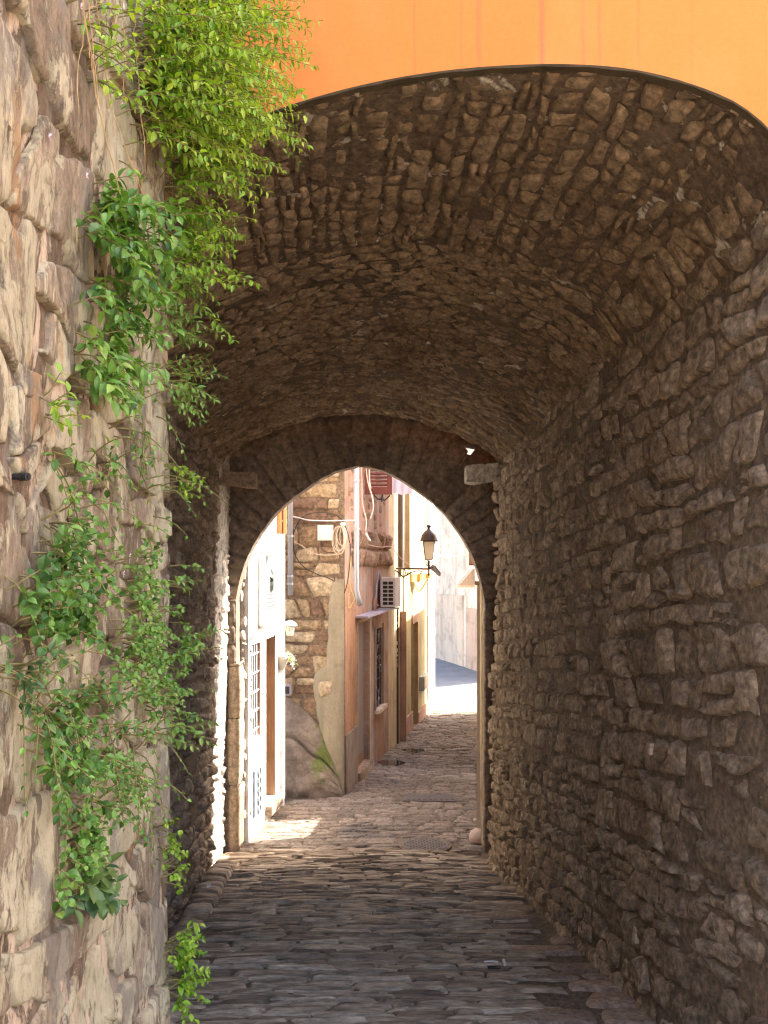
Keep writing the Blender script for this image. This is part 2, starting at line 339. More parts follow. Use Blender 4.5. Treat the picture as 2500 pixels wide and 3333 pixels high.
def part(name, V, Fc, mat, parent=None, tone=None, smooth=False, kind=None, label=None, centre=False):
    V = np.asarray(V, float); p = np.array(parent.location) if parent is not None and parent.parent is None else np.zeros(3)
    q = parent
    p = np.zeros(3)
    while q is not None: p = p + np.array(q.location); q = q.parent
    c = V.mean(0) if (centre or parent is None) else p
    me = mesh_from(name, V - c, Fc, mat, tone, smooth)
    o = bpy.data.objects.new(name, me); sc.collection.objects.link(o)
    o.location = c - p; o.parent = parent
    if kind: o['kind'] = kind
    if label: o['label'] = label
    return o

class MB:
    def __init__(s): s.V = []; s.F = []
    def add(s, V, Fc):
        n = len(s.V); s.V += [tuple(v) for v in V]; s.F += [tuple(int(i) + n for i in f) for f in Fc]; return s
    def box(s, x0, x1, y0, y1, z0, z1, c=.0):
        return s.hexa([(x, y, z) for z in (z0, z1) for x, y in ((x0, y0), (x1, y0), (x1, y1), (x0, y1))])
    def hexa(s, P):
        return s.add(P, [(0, 3, 2, 1), (4, 5, 6, 7), (0, 1, 5, 4), (1, 2, 6, 5), (2, 3, 7, 6), (3, 0, 4, 7)])
    def fbox(s, fr, a0, a1, z0, z1, o0, o1):
        return s.hexa([fr.P(a, z, o) for z in (z0, z1) for a, o in ((a0, o0), (a1, o0), (a1, o1), (a0, o1))])
    def tube(s, pts, r, k=8, cap=True):
        pts = [Vector(p) for p in pts]; rr = r if isinstance(r, (list, tuple)) else [r] * len(pts)
        V = []; up = None
        for i, p in enumerate(pts):
            t = (pts[min(i + 1, len(pts) - 1)] - pts[max(i - 1, 0)]).normalized()
            if up is None: up = Vector((0, 0, 1)) if abs(t.z) < .9 else Vector((1, 0, 0))
            a = t.cross(up).normalized(); b = a.cross(t).normalized(); up = b
            for j in range(k):
                w = 2 * math.pi * j / k; V.append(p + (a * math.cos(w) + b * math.sin(w)) * rr[i])
        Fc = [(i * k + j, i * k + (j + 1) % k, (i + 1) * k + (j + 1) % k, (i + 1) * k + j) for i in range(len(pts) - 1) for j in range(k)]
        if cap: Fc += [tuple(range(k - 1, -1, -1)), tuple(range((len(pts) - 1) * k, len(pts) * k))]
        return s.add(V, Fc)
    def lathe(s, c, prof, k=16, sq=False, ax=None):
        V = []; c = Vector(c)
        for r, z in prof:
            for j in range(k):
                w = 2 * math.pi * (j + (.5 if sq else 0)) / k
                V.append(c + Vector((math.cos(w) * r, math.sin(w) * r, z)))
        n = len(prof)
        Fc = [(i * k + j, i * k + (j + 1) % k, (i + 1) * k + (j + 1) % k, (i + 1) * k + j) for i in range(n - 1) for j in range(k)]
        Fc += [tuple(range(k - 1, -1, -1)), tuple(range((n - 1) * k, n * k))]
        return s.add(V, Fc)
    def put(s, name, mat, parent=None, **kw): return part(name, s.V, s.F, mat, parent, **kw)

class Frame:
    """vertical facade line from (x0, y0) towards (x1, y1); outward normal to the right of that direction"""
    def __init__(s, x0, y0, x1, y1):
        s.o = Vector((x0, y0)); s.t = (Vector((x1, y1)) - s.o); s.L = s.t.length; s.t.normalize(); s.n = Vector((s.t.y, -s.t.x))
    def P(s, a, z, o=0):
        q = s.o + s.t * a + s.n * o; return (q.x, q.y, z)
    def at(s, px, py, off=0):
        r = (px - 1250) / F; ox, oy = s.o.x + s.n.x * off, s.o.y + s.n.y * off
        d = (ox * s.t.y - oy * s.t.x) / (r * s.t.y - s.t.x)
        return ((r * d - ox) * s.t.x + (d - oy) * s.t.y, 1.6 - (py - 1800) / F * d)
    def a(s, px, off=0): return s.at(px, 1800, off)[0]

def facade(mb, fr, a0, a1, z0, z1, holes=(), thick=.25, dz=.6):
    """wall sheet with rectangular openings and their reveals; closed box shape at the back"""
    As = sorted({a0, a1, *[h[0] for h in holes], *[h[1] for h in holes]}); Zs = sorted({z0, z1, *[h[2] for h in holes], *[h[3] for h in holes]})
    As = [a for a in As if a0 <= a <= a1]; Zs = [z for z in Zs if z0 <= z <= z1]
    for i in range(len(As) - 1):
        for j in range(len(Zs) - 1):
            ca, cz = (As[i] + As[i + 1]) / 2, (Zs[j] + Zs[j + 1]) / 2
            if any(h[0] < ca < h[1] and h[2] < cz < h[3] for h in holes): continue
            mb.add([fr.P(As[i], Zs[j]), fr.P(As[i + 1], Zs[j]), fr.P(As[i + 1], Zs[j + 1]), fr.P(As[i], Zs[j + 1])], [(0, 1, 2, 3)])
    for h in holes:
        b0, b1, c0, c1 = h[:4]; dp = h[4] if len(h) > 4 else thick
        for (p, q) in (((b0, c0), (b0, c1)), ((b0, c1), (b1, c1)), ((b1, c1), (b1, c0)), ((b1, c0), (b0, c0))):
            mb.add([fr.P(p[0], p[1]), fr.P(q[0], q[1]), fr.P(q[0], q[1], -dp), fr.P(p[0], p[1], -dp)], [(0, 1, 2, 3)])
    D = 1.2
    P = lambda a, z, o: fr.P(a, z, o)
    mb.add([P(a0, z0, 0), P(a0, z1, 0), P(a0, z1, -D), P(a0, z0, -D)], [(0, 1, 2, 3)])
    mb.add([P(a1, z0, 0), P(a1, z1, 0), P(a1, z1, -D), P(a1, z0, -D)], [(0, 1, 2, 3)])
    mb.add([P(a0, z1, 0), P(a1, z1, 0), P(a1, z1, -D), P(a0, z1, -D)], [(0, 1, 2, 3)])
    mb.add([P(a0, z0, -D), P(a1, z0, -D), P(a1, z1, -D), P(a0, z1, -D)], [(0, 1, 2, 3)])

# ------------------------------------------------------------------ shapes of the place
GD = [-60, 0, 4, 8.2, 8.8, 9.2, 10.6, 11.1, 13, 15.2, 18.4, 21, 23.5, 40, 120]
GG = [1.45, 1.6, 2.092, 2.609, 2.68, 2.705, 2.72, 2.75, 2.82, 2.90, 3.0, 2.74, 2.50, 1.9, 1.9]
def zg(d): return 1.6 - np.interp(d, GD, GG)
def xr_base(d): return .885 - .0977 * (np.asarray(d, float) - 8.2)
def xl_base(d): return np.maximum(-1.36 - .041 * (np.asarray(d, float) - 6.73), -1.425)
def yface(x): return 3.60 - .20 * np.asarray(x, float)
WALL_H = 3.4
def surf_right(d, v, h):
    x = xr_base(d) + .024 * v + .02 * fbm(stack(d * .9, v * .9, 3.3), 2, 5); return stack(x - h, d, zg(d) + v)
def surf_left(d, v, h):
    x = xl_base(d) + .015 * v + .02 * fbm(stack(d * .9, v * .9, 7.7), 2, 6); return stack(x + h, d, zg(d) + v)
VL = 2.6
def vault_z(d, t):
    w = 1 - sm(4.6, 6.0, d)
    q = np.clip((np.abs(t) - .5) / .5, 0, 1.3)
    return zg(d) + WALL_H + .37 * (1 - t * t) - .10 * w * q * q + .05 * w * t - .15 * (w * .8 + .2) * np.clip((np.abs(t) - .78) / .22, 0, 1.3) ** 2
def surf_vault(d, v, h):
    d, v, h = np.broadcast_arrays(np.asarray(d, float), v, h)
    t = v / VL * 2 - 1
    a = xl_base(d) + .015 * WALL_H; b = xr_base(d) + .024 * WALL_H
    hw = (b - a) / 2; x = (a + b) / 2 + hw * t
    e = .01; z = vault_z(d, t); dz = (vault_z(d, t + e) - vault_z(d, t - e)) / (2 * e) / hw
    nl = np.sqrt(1 + dz * dz)
    lump = .025 * fbm(stack(x * .9, d * .9, 1.1), 2, 8)
    return stack(x + dz / nl * (h + lump), d, z - (h + lump) / nl)
def atface(surf):
    """the same surface, cut off flush with the plane of the house front"""
    def f(d, v, h):
        d, v, h = np.broadcast_arrays(np.asarray(d, float), v, h); d2 = d
        for _ in range(3): d2 = np.maximum(d, yface(surf(d2, v, h)[..., 0]) + .004)
        return surf(d2, v, h)
    return f
E7 = np.array([0, .05, .16, .38, .62, .84, .95, 1.0]); E5 = np.array([0, .08, .3, .7, .92, 1.0])
def stones(Q, surf, H, depth=.02, rough=.01, seed=0, eu=E7, ev=E5, tilt=.4, sfreq=14, jit=.008, rnd=.14, p=7, terr=.4, tstr=(1, 1)):
    Q = np.asarray(Q, float); n = len(Q); r = np.random.default_rng(seed)
    s, t = np.meshgrid(eu, ev); a = 2 * s - 1; b = 2 * t - 1
    k = 1 - rnd * (a ** 4) * (b ** 4); A = a * k; B = b * k; s2 = (A + 1) / 2; t2 = (B + 1) / 2
    s2, t2 = s2[None, ..., None], t2[None, ..., None]
    ll, lr, ur, ul = (Q[:, i][:, None, None, :] for i in range(4))
    uv = (1 - s2) * (1 - t2) * ll + s2 * (1 - t2) * lr + s2 * t2 * ur + (1 - s2) * t2 * ul
    off = r.uniform(0, 50, (n, 1, 1))
    jn = stack(uv[..., 0] * 9 + off, uv[..., 1] * 9, off)
    uv = uv + jit * np.stack([vnoise(jn, seed), vnoise(jn + 31, seed + 1)], -1)
    env = np.sqrt(np.clip((1 - np.abs(a) ** p) * (1 - np.abs(b) ** p), 0, 1))[None]
    H = np.broadcast_to(np.asarray(H, float), (n,))[:, None, None]
    ta, tb = r.normal(0, tilt, (n, 1, 1)), r.normal(0, tilt, (n, 1, 1))
    f = fbm(stack(uv[..., 0] * sfreq * tstr[0] + off, uv[..., 1] * sfreq * tstr[1], off), 4, seed + 3)
    f = (1 - terr) * f + terr * np.round(f * 4) / 4 * 1.3
    h = -depth + (H + depth) * env + env * (H * (ta * a[None] + tb * b[None]) * .5 + rough * f)
    return surf(uv[..., 0], uv[..., 1], h)
def quads_idx(ny, nx, flip=False):
    i = np.arange((ny - 1) * (nx - 1)); r, c = i // (nx - 1), i % (nx - 1); k = r * nx + c
    f = np.stack([k, k + 1, k + nx + 1, k + nx], -1); return f[:, ::-1] if flip else f
def place_stones(X, parent, mat, tones, name='stone', stuff='small_stones', maxn=300, minpx=10, flip=False, tonelbl=None, smooth=True):
    n, ny, nx, _ = X.shape; c = X.mean((1, 2)); V = X.reshape(n, -1, 3)
    y = np.maximum(V[..., 1], .3); px = 1250 + V[..., 0] / y * F; py = 1800 - (V[..., 2] - 1.6) / y * F
    w = px.max(1) - px.min(1); h = py.max(1) - py.min(1); cx, cyy = px.mean(1), py.mean(1)
    vis = (cx > -60) & (cx < 2560) & (cyy > -60) & (cyy < 3393) & (c[:, 1] > .3)
    size = np.where(vis & (np.maximum(w, h) >= minpx), w * h, 0)
    order = np.argsort(-size); big = [i for i in order[:maxn] if size[i] > 0]; bs = set(big)
    Fq = quads_idx(ny, nx, flip)
    for i in big: part(name, V[i], Fq, mat, parent, tone=tones[i], centre=True, smooth=smooth)
    rest = [i for i in range(n) if i not in bs]
    if rest:
        R = V[rest]; m = R.shape[1]
        FF = (Fq[None] + (np.arange(len(rest)) * m)[:, None, None]).reshape(-1, 4)
        part(stuff, R.reshape(-1, 3), FF, mat, parent, tone=np.repeat(tones[rest], m), kind='stuff', smooth=smooth)
def sheet(name, us, vs_, surf, hfun, mat, parent, flip=False, clamp=False, tone=None, smooth=True, **kw):
    U, Vv = np.meshgrid(us, vs_); X = (atface(surf) if clamp else surf)(U, Vv, hfun(U, Vv))
    return part(name, X.reshape(-1, 3), quads_idx(len(vs_), len(us), flip), mat, parent,
                tone=(.5 + .4 * fbm(stack(U * 1.5, Vv * 1.5, 2.2), 3, 4)).ravel() if tone is None else tone, smooth=smooth, **kw)
def coursed(u0, u1, v0, v1, ch, ln, joint=.012, wav=.02, wf=1.6, seed=0, slant=.12, split=.12, chf=None, lnf=None):
    """rows of stones along u; returns (n,4,2) corner arrays"""
    r = np.random.default_rng(seed); v = v0; Q = []; k = 0
    wave = lambda u, kk: wav * (vnoise(np.array([u * wf, kk * .73, 5.5]), seed) + .4 * vnoise(np.array([u * wf * 4, kk * 3.1, 1.5]), seed + 1))
    while v < v1:
        c = r.uniform(*(chf(v) if chf else ch)); vt = v + c; u = u0 - r.uniform(0, ln[0])
        s0 = r.uniform(-slant, slant) * c
        while u < u1:
            L = r.uniform(*(lnf(u) if lnf else ln)) * r.choice([.7, 1, 1, 1.35]); s1 = r.uniform(-slant, slant) * c; ue = u + L
            j = joint * r.uniform(.5, 1.3) / 2
            def corner(uu, kk, base): return (uu, base + float(wave(uu, kk)))
            parts_ = [(0, 1)]
            if r.random() < split: parts_ = [(0, .5 + r.uniform(-.12, .12))]; parts_.append((parts_[0][1], 1))
            b0 = float(wave(u, k)); b1 = float(wave(ue, k)); t0 = c + float(wave(u, k + 1)); t1 = c + float(wave(ue, k + 1))
            for f0, f1 in parts_:
                Q.append([(u + j - s0, v + b0 + (t0 - b0) * f0 + j), (ue - j - s1, v + b1 + (t1 - b1) * f0 + j),
                          (ue - j + s1, v + b1 + (t1 - b1) * f1 - j), (u + j + s0, v + b0 + (t0 - b0) * f1 - j)])
            u, s0 = ue, s1
        v = vt; k += 1
    return np.array(Q)

# ------------------------------------------------------------------ ground
U = np.array([-60, -20, -8, -4, -2, -1, 0, 1, 2, 4, 8, 20, 60.]); Y = np.unique(np.concatenate([GD, np.arange(0, 26, 1.)]))
o = sheet('ground', U, Y, lambda u, v, h: stack(u, v, zg(v) - .05), lambda u, v: 0 * u, M['earth'], None); tag(o, kind='structure')
YA = np.unique(np.concatenate([[18.5], np.arange(19, 40, 1.)]))
o = sheet('road', np.linspace(-6, 14, 21), YA, lambda u, v, h: stack(u, v, zg(v) + .0), lambda u, v: 0 * u, M['asphalt'], None); tag(o, kind='structure')

pave = thing('pavement', (0, 6, float(zg(6))), 'grey slate setts laid on edge running through the tunnel and up the lane', 'pavement'); pave['kind'] = 'structure'
del pave['category']
def surf_pave(u, v, h):
    camber = .02 * np.cos(np.clip((u + .2) / 1.3, -1.5, 1.5) * 1.2) + .012 * fbm(stack(u * 1.3, v * 1.3, .5), 3, 12)
    return stack(u, v, zg(v) + h + camber)
def jh(U_, V_): return -.006 + .010 * fbm(stack(U_ * 14, V_ * 14, 1.), 4, 3)
sheet('joint', np.arange(-1.62, 3.5, .05), np.arange(2.2, 9.3, .035), surf_pave, jh, M['paving_joint'], pave)
sheet('joint', np.arange(-1.62, 4.5, .1), np.arange(9.3, 18.7, .08), surf_pave, jh, M['paving_joint'], pave)
def leftedge(d): return np.where(d < 8.8, xl_base(np.minimum(d, 8.8)), np.interp(d, [8.8, 9.05, 10.6, 11.05, 11.15, 14, 15.2, 18.4, 19.5], [-1.425, -1.26, -1.12, -1.12, -.45, .05, .3, .78, 1.0]))
def rightedge(d): return np.where(d < 8.8, xr_base(d), .86 + .13 * (d - 9.1))
# slate strips across the passage, rows gently bowed
def bowed(Q, amp=.10):
    Q = Q.copy(); u = Q[..., 0]; Q[..., 1] += amp * (1 - ((u + .15) / 1.2) ** 2) * .5 + .05 * vnoise(stack(u * .9, Q[..., 1] * .35, 4.), 9); return Q
Q1 = bowed(coursed(-1.5, 1.7, 2.9, 8.75, (.040, .075), (.14, .42), .008, .030, 1.9, seed=21, slant=.5, split=.2))
Q2 = coursed(-1.5, 3.3, 8.8, 18.5, (.085, .13), (.16, .34), .014, .02, 1.2, seed=22, slant=.15, split=.05)
def keep(Q, f):
    c = Q.mean(1); return Q[f(c[:, 0], c[:, 1])]
gut = lambda d: np.interp(d, [3, 4.6, 5.4, 6.2, 7.5, 8.3], [.62, .50, .36, .22, .12, .08])
manh, drn = (.372, 8.98), (.50, 10.85)
Q1 = keep(Q1, lambda x, d: (x > leftedge(d) + .20 * (d < 8.1)) & (x < rightedge(d) - gut(d)))
Q2 = keep(Q2, lambda x, d: (x > leftedge(d) - .02) & (x < rightedge(d) + .05) & ~(((x - manh[0]) ** 2 + (d - manh[1]) ** 2) < .25 ** 2) & ~((abs(x - drn[0]) < .33) & (abs(d - drn[1]) < .16)))
T1 = lambda n, s: np.random.default_rng(s).beta(2.2, 2.2, n)
X1 = stones(Q1, surf_pave, rng.uniform(.003, .015, len(Q1)), .016, .011, 31, tilt=1.1, sfreq=16, rnd=.02, p=18, eu=E7, ev=np.array([0, .06, .25, .45, .62, .8, .95, 1]), tstr=(.45, 3.2), jit=.010)
X2 = stones(Q2, surf_pave, rng.uniform(.003, .012, len(Q2)), .012, .005, 32, tilt=.8, sfreq=12, rnd=.03, p=16, eu=E5, ev=E5)
place_stones(X1, pave, M['paving'], T1(len(X1), 1), 'paving_stone', 'paving_stones')
place_stones(X2, pave, M['lane_sett'], T1(len(X2), 2) * .8 + .2, 'lane_sett', 'lane_setts', maxn=0)
# cement gutter with big slabs along the right foot
Q3 = coursed(.2, 2.0, 2.9, 8.2, (.14, .26), (.26, .6), .010, .03, 1.0, seed=24, slant=.3, split=.0)
Q3 = keep(Q3, lambda x, d: (x > rightedge(d) - gut(d) - .02) & (x < rightedge(d) + .04))
X3 = stones(Q3, surf_pave, rng.uniform(.010, .018, len(Q3)), .02, .006, 33, tilt=.5, sfreq=7, rnd=.15)
place_stones(X3, pave, M['slab'], T1(len(X3), 3), 'gutter_slab', 'gutter_slabs')
# kerb stones along the left wall, laid lengthwise, a step higher
Q4 = coursed(4.6, 8.0, 0, .24, (.20, .21), (.10, .26), .016, .01, 1.0, seed=25, slant=.1, split=.0)
Q4 = Q4[Q4[:, :, 1].mean(1) < .2]
X4 = stones(Q4, lambda u, v, h: stack(xl_base(u) + .01 + v, u, zg(u) + .015 + h + .05 * sm(6, 7.4, u)), rng.uniform(.008, .028, len(Q4)), .04, .012, 34, tilt=.5)
place_stones(X4, pave, M['paving'], T1(len(X4), 4) * .8, 'kerb_stone', 'kerb_stones', flip=True)

# ------------------------------------------------------------------ right tunnel wall
rw = thing('tunnel_wall', (1.1, 6, float(zg(6))), 'rough brown rubble wall rising on the right side of the passage', 'wall')
Qa = coursed(5.25, 8.2, -.1, 3.5, (.09, .17), (.08, .22), .010, .02, 2.2, seed=41, slant=.35, split=.15)
Qb = coursed(2.9, 5.25, -.1, 3.5, (.10, .22), (.12, .34), .010, .045, 1.6, seed=42, slant=.4, split=.2)
Qb = Qb[Qb[:, :, 0].mean(1) < 5.3]
Qw = np.concatenate([Qa, Qb]); cc = Qw.mean(1)
Qw = Qw[(cc[:, 0] > yface(xr_base(cc[:, 0])) - .05) & (rng.random(len(Qw)) > .05)]
cc = Qw.mean(1)
Hh = rng.uniform(-.002, .024, len(Qw)) * np.where(cc[:, 0] < 5.2, 1.0, .85)
Xw = (stones(Qw, atface(surf_right), Hh, .024, .026, 43, tilt=.7, sfreq=15, jit=.024, rnd=.12, eu=np.linspace(0, 1, 11), ev=np.linspace(0, 1, 9), p=8, terr=.55))
tw = T1(len(Xw), 43)
place_stones(Xw, rw, M['wall_stone'], tw, flip=False, smooth=False)
def mh(U_, V_): return -.009 + .020 * fbm(stack(U_ * 2.4, V_ * 2.4, 1.), 3, 44) + .010 * fbm(stack(U_ * 16, V_ * 16, 2.), 4, 45)
sheet('mortar', np.arange(2.9, 8.22, .022), np.arange(-.12, 3.56, .022), surf_right, mh, M['wall_mortar'], rw, clamp=True)
mb = MB(); mb.add([(.90, 8.205, -1.2), (2.2, 8.205, -1.2), (2.2, 8.205, 2.45), (.98, 8.205, 2.45)], [(0, 1, 2, 3)])
mb.add([(1.2, 8.2, -1.2), (1.2, 9.0, -1.2), (1.2, 9.0, 3.2), (1.2, 8.2, 3.2)], [(0, 1, 2, 3)]); mb.put('end_face', M['wall_mortar'], rw)

# ------------------------------------------------------------------ left tunnel wall
lw = thing('tunnel_wall', (-1.4, 7, float(zg(7))), 'dark rubble wall on the left side of the passage behind the plants', 'wall')
Ql = coursed(3.3, 8.78, -.1, 3.5, (.07, .15), (.10, .24), .014, .02, 2.2, seed=51, slant=.25, split=.15)
cc = Ql.mean(1); Ql = Ql[(cc[:, 0] > 4.0) & (rng.random(len(Ql)) > .12)]
Xl = (stones(Ql, atface(surf_left), rng.uniform(-.004, .030, len(Ql)) * np.where(Ql.mean(1)[:, 0] > 8.1, .15, 1), .02, .028, 53, tilt=.55, sfreq=16, jit=.02, rnd=.18, eu=np.linspace(0, 1, 8), ev=np.linspace(0, 1, 6), p=6))
endp = Xl.mean((1, 2))[:, 1] > 8.12  # sunstruck wall end: its brightness is put into paler stone and mortar
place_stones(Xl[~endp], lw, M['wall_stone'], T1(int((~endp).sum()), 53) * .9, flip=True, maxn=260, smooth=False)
place_stones(Xl[endp], lw, M['lit_rubble'], T1(int(endp.sum()), 54), name='sunlit_tone_stone', flip=True)
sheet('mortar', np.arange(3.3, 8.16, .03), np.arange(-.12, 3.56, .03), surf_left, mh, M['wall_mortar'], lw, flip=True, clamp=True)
sheet('sunlit_tone_mortar', np.arange(8.13, 8.82, .03), np.arange(-.12, 3.56, .03), surf_left, mh, M['lit_rubble'], lw, flip=True)

# ------------------------------------------------------------------ vault
vt = thing('stone_vault', (0, 6, 2.6), 'dark stone barrel vault roofing the passage under the orange house', 'vault')
Qv1 = coursed(-.08, VL + .08, 5.0, 8.2, (.055, .10), (.09, .21), .010, .022, 2.2, seed=61, slant=.4, split=.1)[..., ::-1][:, [0, 3, 2, 1]]
Qv2 = coursed(2.6, 5.0, -.08, VL + .08, (.055, .105), (.08, .18), .009, .04, 2.4, seed=62, slant=.5, split=.04)
Qv2 = Qv2[Qv2[:, :, 0].mean(1) < 5.05]
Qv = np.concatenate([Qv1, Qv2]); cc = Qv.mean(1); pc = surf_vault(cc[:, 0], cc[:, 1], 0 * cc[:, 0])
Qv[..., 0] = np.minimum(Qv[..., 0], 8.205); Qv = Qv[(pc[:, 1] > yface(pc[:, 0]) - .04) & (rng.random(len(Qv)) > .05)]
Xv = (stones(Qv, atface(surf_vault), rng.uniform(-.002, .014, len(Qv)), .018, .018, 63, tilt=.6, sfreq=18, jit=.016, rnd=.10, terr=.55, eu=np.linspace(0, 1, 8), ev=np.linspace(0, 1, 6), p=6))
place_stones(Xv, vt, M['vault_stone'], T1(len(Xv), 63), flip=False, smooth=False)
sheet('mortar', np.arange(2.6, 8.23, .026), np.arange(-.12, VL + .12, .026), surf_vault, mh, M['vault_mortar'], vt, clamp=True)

# ------------------------------------------------------------------ orange house over the arch
oh = thing('orange_house', (0, 3.7, float(zg(3.6))), 'orange plastered house wall above the stone arch with thin rain streaks', 'house')
ts = np.linspace(-1, 1, 61); rim = []
for t in ts:
    d = 3.5
    for _ in range(8):
        p = surf_vault(np.array(d), np.array((t + 1) / 2 * VL), np.array(.0)); d = float(yface(p[0]))
    rim.append((float(p[0]), d, float(p[2])))
mb = MB(); zt = 7.0; fo = .03
def fy(x, o=0): return float(yface(x)) - o
def colq(xa, za, xb, zb, top=zt): mb.add([(xa, fy(xa, fo), za), (xb, fy(xb, fo), zb), (xb, fy(xb, fo), top), (xa, fy(xa, fo), top)], [(0, 1, 2, 3)])
for i in range(len(rim) - 1):
    (xa, ya, za), (xb, yb, zb) = rim[i], rim[i + 1]
    colq(xa, za, xb, zb)
for xa, xb in ((-5, rim[0][0]), (rim[-1][0], 8.5)): colq(xa, -1.2, xb, -1.2)
mb.put('wall', M['orange'], oh)
mb = MB()
for i in range(len(rim) - 1):
    (xa, ya, za), (xb, yb, zb) = rim[i], rim[i + 1]
    w0, w1 = (.005 + .002 * math.sin(i * 1.7)), (.005 + .002 * math.sin((i + 1) * 1.7))
    mb.add([(xa, ya - fo - .004, za - w0), (xb, yb - fo - .004, zb - w1), (xb, yb - fo - .004, zb + .004), (xa, ya - fo - .004, za + .004)], [(0, 1, 2, 3)])
    mb.add([(xa, ya - fo - .004, za - w0), (xb, yb - fo - .004, zb - w1), (xb, yb + .012, zb - w1), (xa, ya + .012, za - w0)], [(0, 1, 2, 3)])
for sd0 in (rim[0], rim[-1]):
    mb.add([(sd0[0], sd0[1] - fo, -1.2), (sd0[0], sd0[1] + .10, -1.2), (sd0[0], sd0[1] + .10, sd0[2] + .05), (sd0[0], sd0[1] - fo, sd0[2] + .05)], [(0, 1, 2, 3)])
mb.put('rim', M['rim'], oh)
mb = MB(); mb.box(-4.8, 8.4, 5.1, 8.7, 3.5, 6.9); mb.box(-4.8, -1.75, 5.6, 8.6, -1.3, 3.0); mb.box(1.75, 8.4, 4.2, 8.6, -1.3, 3.0)
mb.box(-4.8, 1.7, 4.2, 5.05, 3.75, 6.9)
mb.put('building_core', M['grey_render'], oh)  # unseen house mass, boxes added to block sky and sun around the vault
mb = MB(); mb.box(-1.9, 1.7, 8.0, 8.79, 2.86, 3.0); mb.put('ceiling_slab', M['gate_stone'], oh, tone=.3)

# ------------------------------------------------------------------ gateway at the far end
GY0, GY1 = 8.8, 9.03
gt = thing('stone_gateway', (-.2, 8.9, float(zg(8.9))), 'dark pointed stone arch with long wedge stones at the end of the passage', 'gateway')
GC, GR, ZSP, GB = -.213, 1.112, 1.1875, 1.2
tbl_x = np.array([0, .2, .345, .573, .69, .82, .893, .935, .97, 1.0]); tbl_z = np.array([1, .955, .885, .735, .634, .47, .35, .25, .15, 0])
def arch_z(o): return ZSP + GB * np.interp(np.abs(o), tbl_x, tbl_z)
ctr = np.array([GC, ZSP])
inner = []
phi = np.linspace(math.pi, 0, 49)
for f in phi:
    dv = np.array([math.cos(f), math.sin(f)]); lo, hi = .3, 1.6
    for _ in range(30):
        m_ = (lo + hi) / 2; q = ctr + dv * m_
        inside = abs((q[0] - GC) / GR) < 1 and q[1] < arch_z((q[0] - GC) / GR)
        lo, hi = (m_, hi) if inside else (lo, m_)
    inner.append(ctr + dv * lo)
inner = [np.array([inner[0][0], float(zg(8.9)) - .1 + (ZSP - float(zg(8.9)) + .1) * k / 6]) for k in range(6)] + inner + [np.array([inner[-1][0], float(zg(8.9)) - .1 + (ZSP - float(zg(8.9)) + .1) * (5 - k) / 6]) for k in range(6)]
outer = []
for q in inner:
    if q[1] < ZSP: outer.append(np.array([-1.5 if q[0] < GC else 1.25, q[1]])); continue
    dv = (q - ctr) / max(np.linalg.norm(q - ctr), 1e-6)
    k = min([(1.25 - ctr[0]) / dv[0] if dv[0] > 1e-6 else 9, (-1.5 - ctr[0]) / dv[0] if dv[0] < -1e-6 else 9, (3.05 - ctr[1]) / dv[1] if dv[1] > 1e-6 else 9])
    outer.append(ctr + dv * k)
inner, outer = np.array(inner), np.array(outer); fr_ = np.linspace(0, 1, 15)
G = inner[:, None] * (1 - fr_[None, :, None]) + outer[:, None] * fr_[None, :, None]
holept = np.array([.729, 2.53]); cen = (G[:-1, :-1] + G[1:, 1:] + G[1:, :-1] + G[:-1, 1:]) / 4
hi_, hj_ = np.unravel_index(np.argmin(((cen - holept) ** 2).sum(-1)), cen.shape[:2]); hole_c = cen[hi_, hj_]
mb = MB()
for i in range(G.shape[0] - 1):
    for j in range(G.shape[1] - 1):
        q = [G[i, j], G[i + 1, j], G[i + 1, j + 1], G[i, j + 1]]
        if (i, j) == (hi_, hj_):
            for a_, b_ in ((0, 1), (1, 2), (2, 3), (3, 0)):
                mb.add([(q[a_][0], GY0, q[a_][1]), (q[b_][0], GY0, q[b_][1]), (q[b_][0], GY1, q[b_][1]), (q[a_][0], GY1, q[a_][1])], [(0, 1, 2, 3)])
            continue
        mb.add([(p[0], GY0, p[1]) for p in q], [(0, 1, 2, 3)]); mb.add([(p[0], GY1, p[1]) for p in q], [(0, 3, 2, 1)])
for i in range(len(inner) - 1):
    a_, b_ = inner[i], inner[i + 1]
    j0, j1 = (.012 * math.sin(i * 2.3), .012 * math.sin((i + 1) * 2.3))
    mb.add([(a_[0], GY0, a_[1]), (b_[0], GY0, b_[1]), (b_[0], GY1, b_[1]), (a_[0], GY1, a_[1])], [(0, 1, 2, 3)])
mb.put('wall_core', M['gate_stone'], gt, tone=.2)
mb = MB(); mb.add([(-1.5, GY1 - .01, 3.05), (1.25, GY1 - .01, 3.05), (1.25, GY1 - .01, 4.2), (-1.5, GY1 - .01, 4.2)], [(0, 1, 2, 3)]); mb.put('upper_wall', M['grey_render'], gt, tone=.2)
surf_gate = lambda u, v, h: stack(u, GY0 - h, v)
Qg = []; nv_ = 27; arc = inner[6:-6]
idx = np.linspace(0, len(arc) - 1, nv_ + 1)
for k in range(nv_):
    def at(i): 
        i0 = int(min(i, len(arc) - 2)); f = i - i0; return arc[i0] * (1 - f) + arc[i0 + 1] * f
    a_, b_ = at(idx[k]), at(idx[k + 1]); L = .50 + .12 * random.random()
    da, db = (a_ - ctr) / np.linalg.norm(a_ - ctr), (b_ - ctr) / np.linalg.norm(b_ - ctr)
    g = .006; tdir = (b_ - a_) / np.linalg.norm(b_ - a_)
    a_, b_ = a_ + tdir * g, b_ - tdir * g; lo_ = .0
    Qg.append([a_ - da * lo_, b_ - db * lo_, b_ + db * L, a_ + da * L])
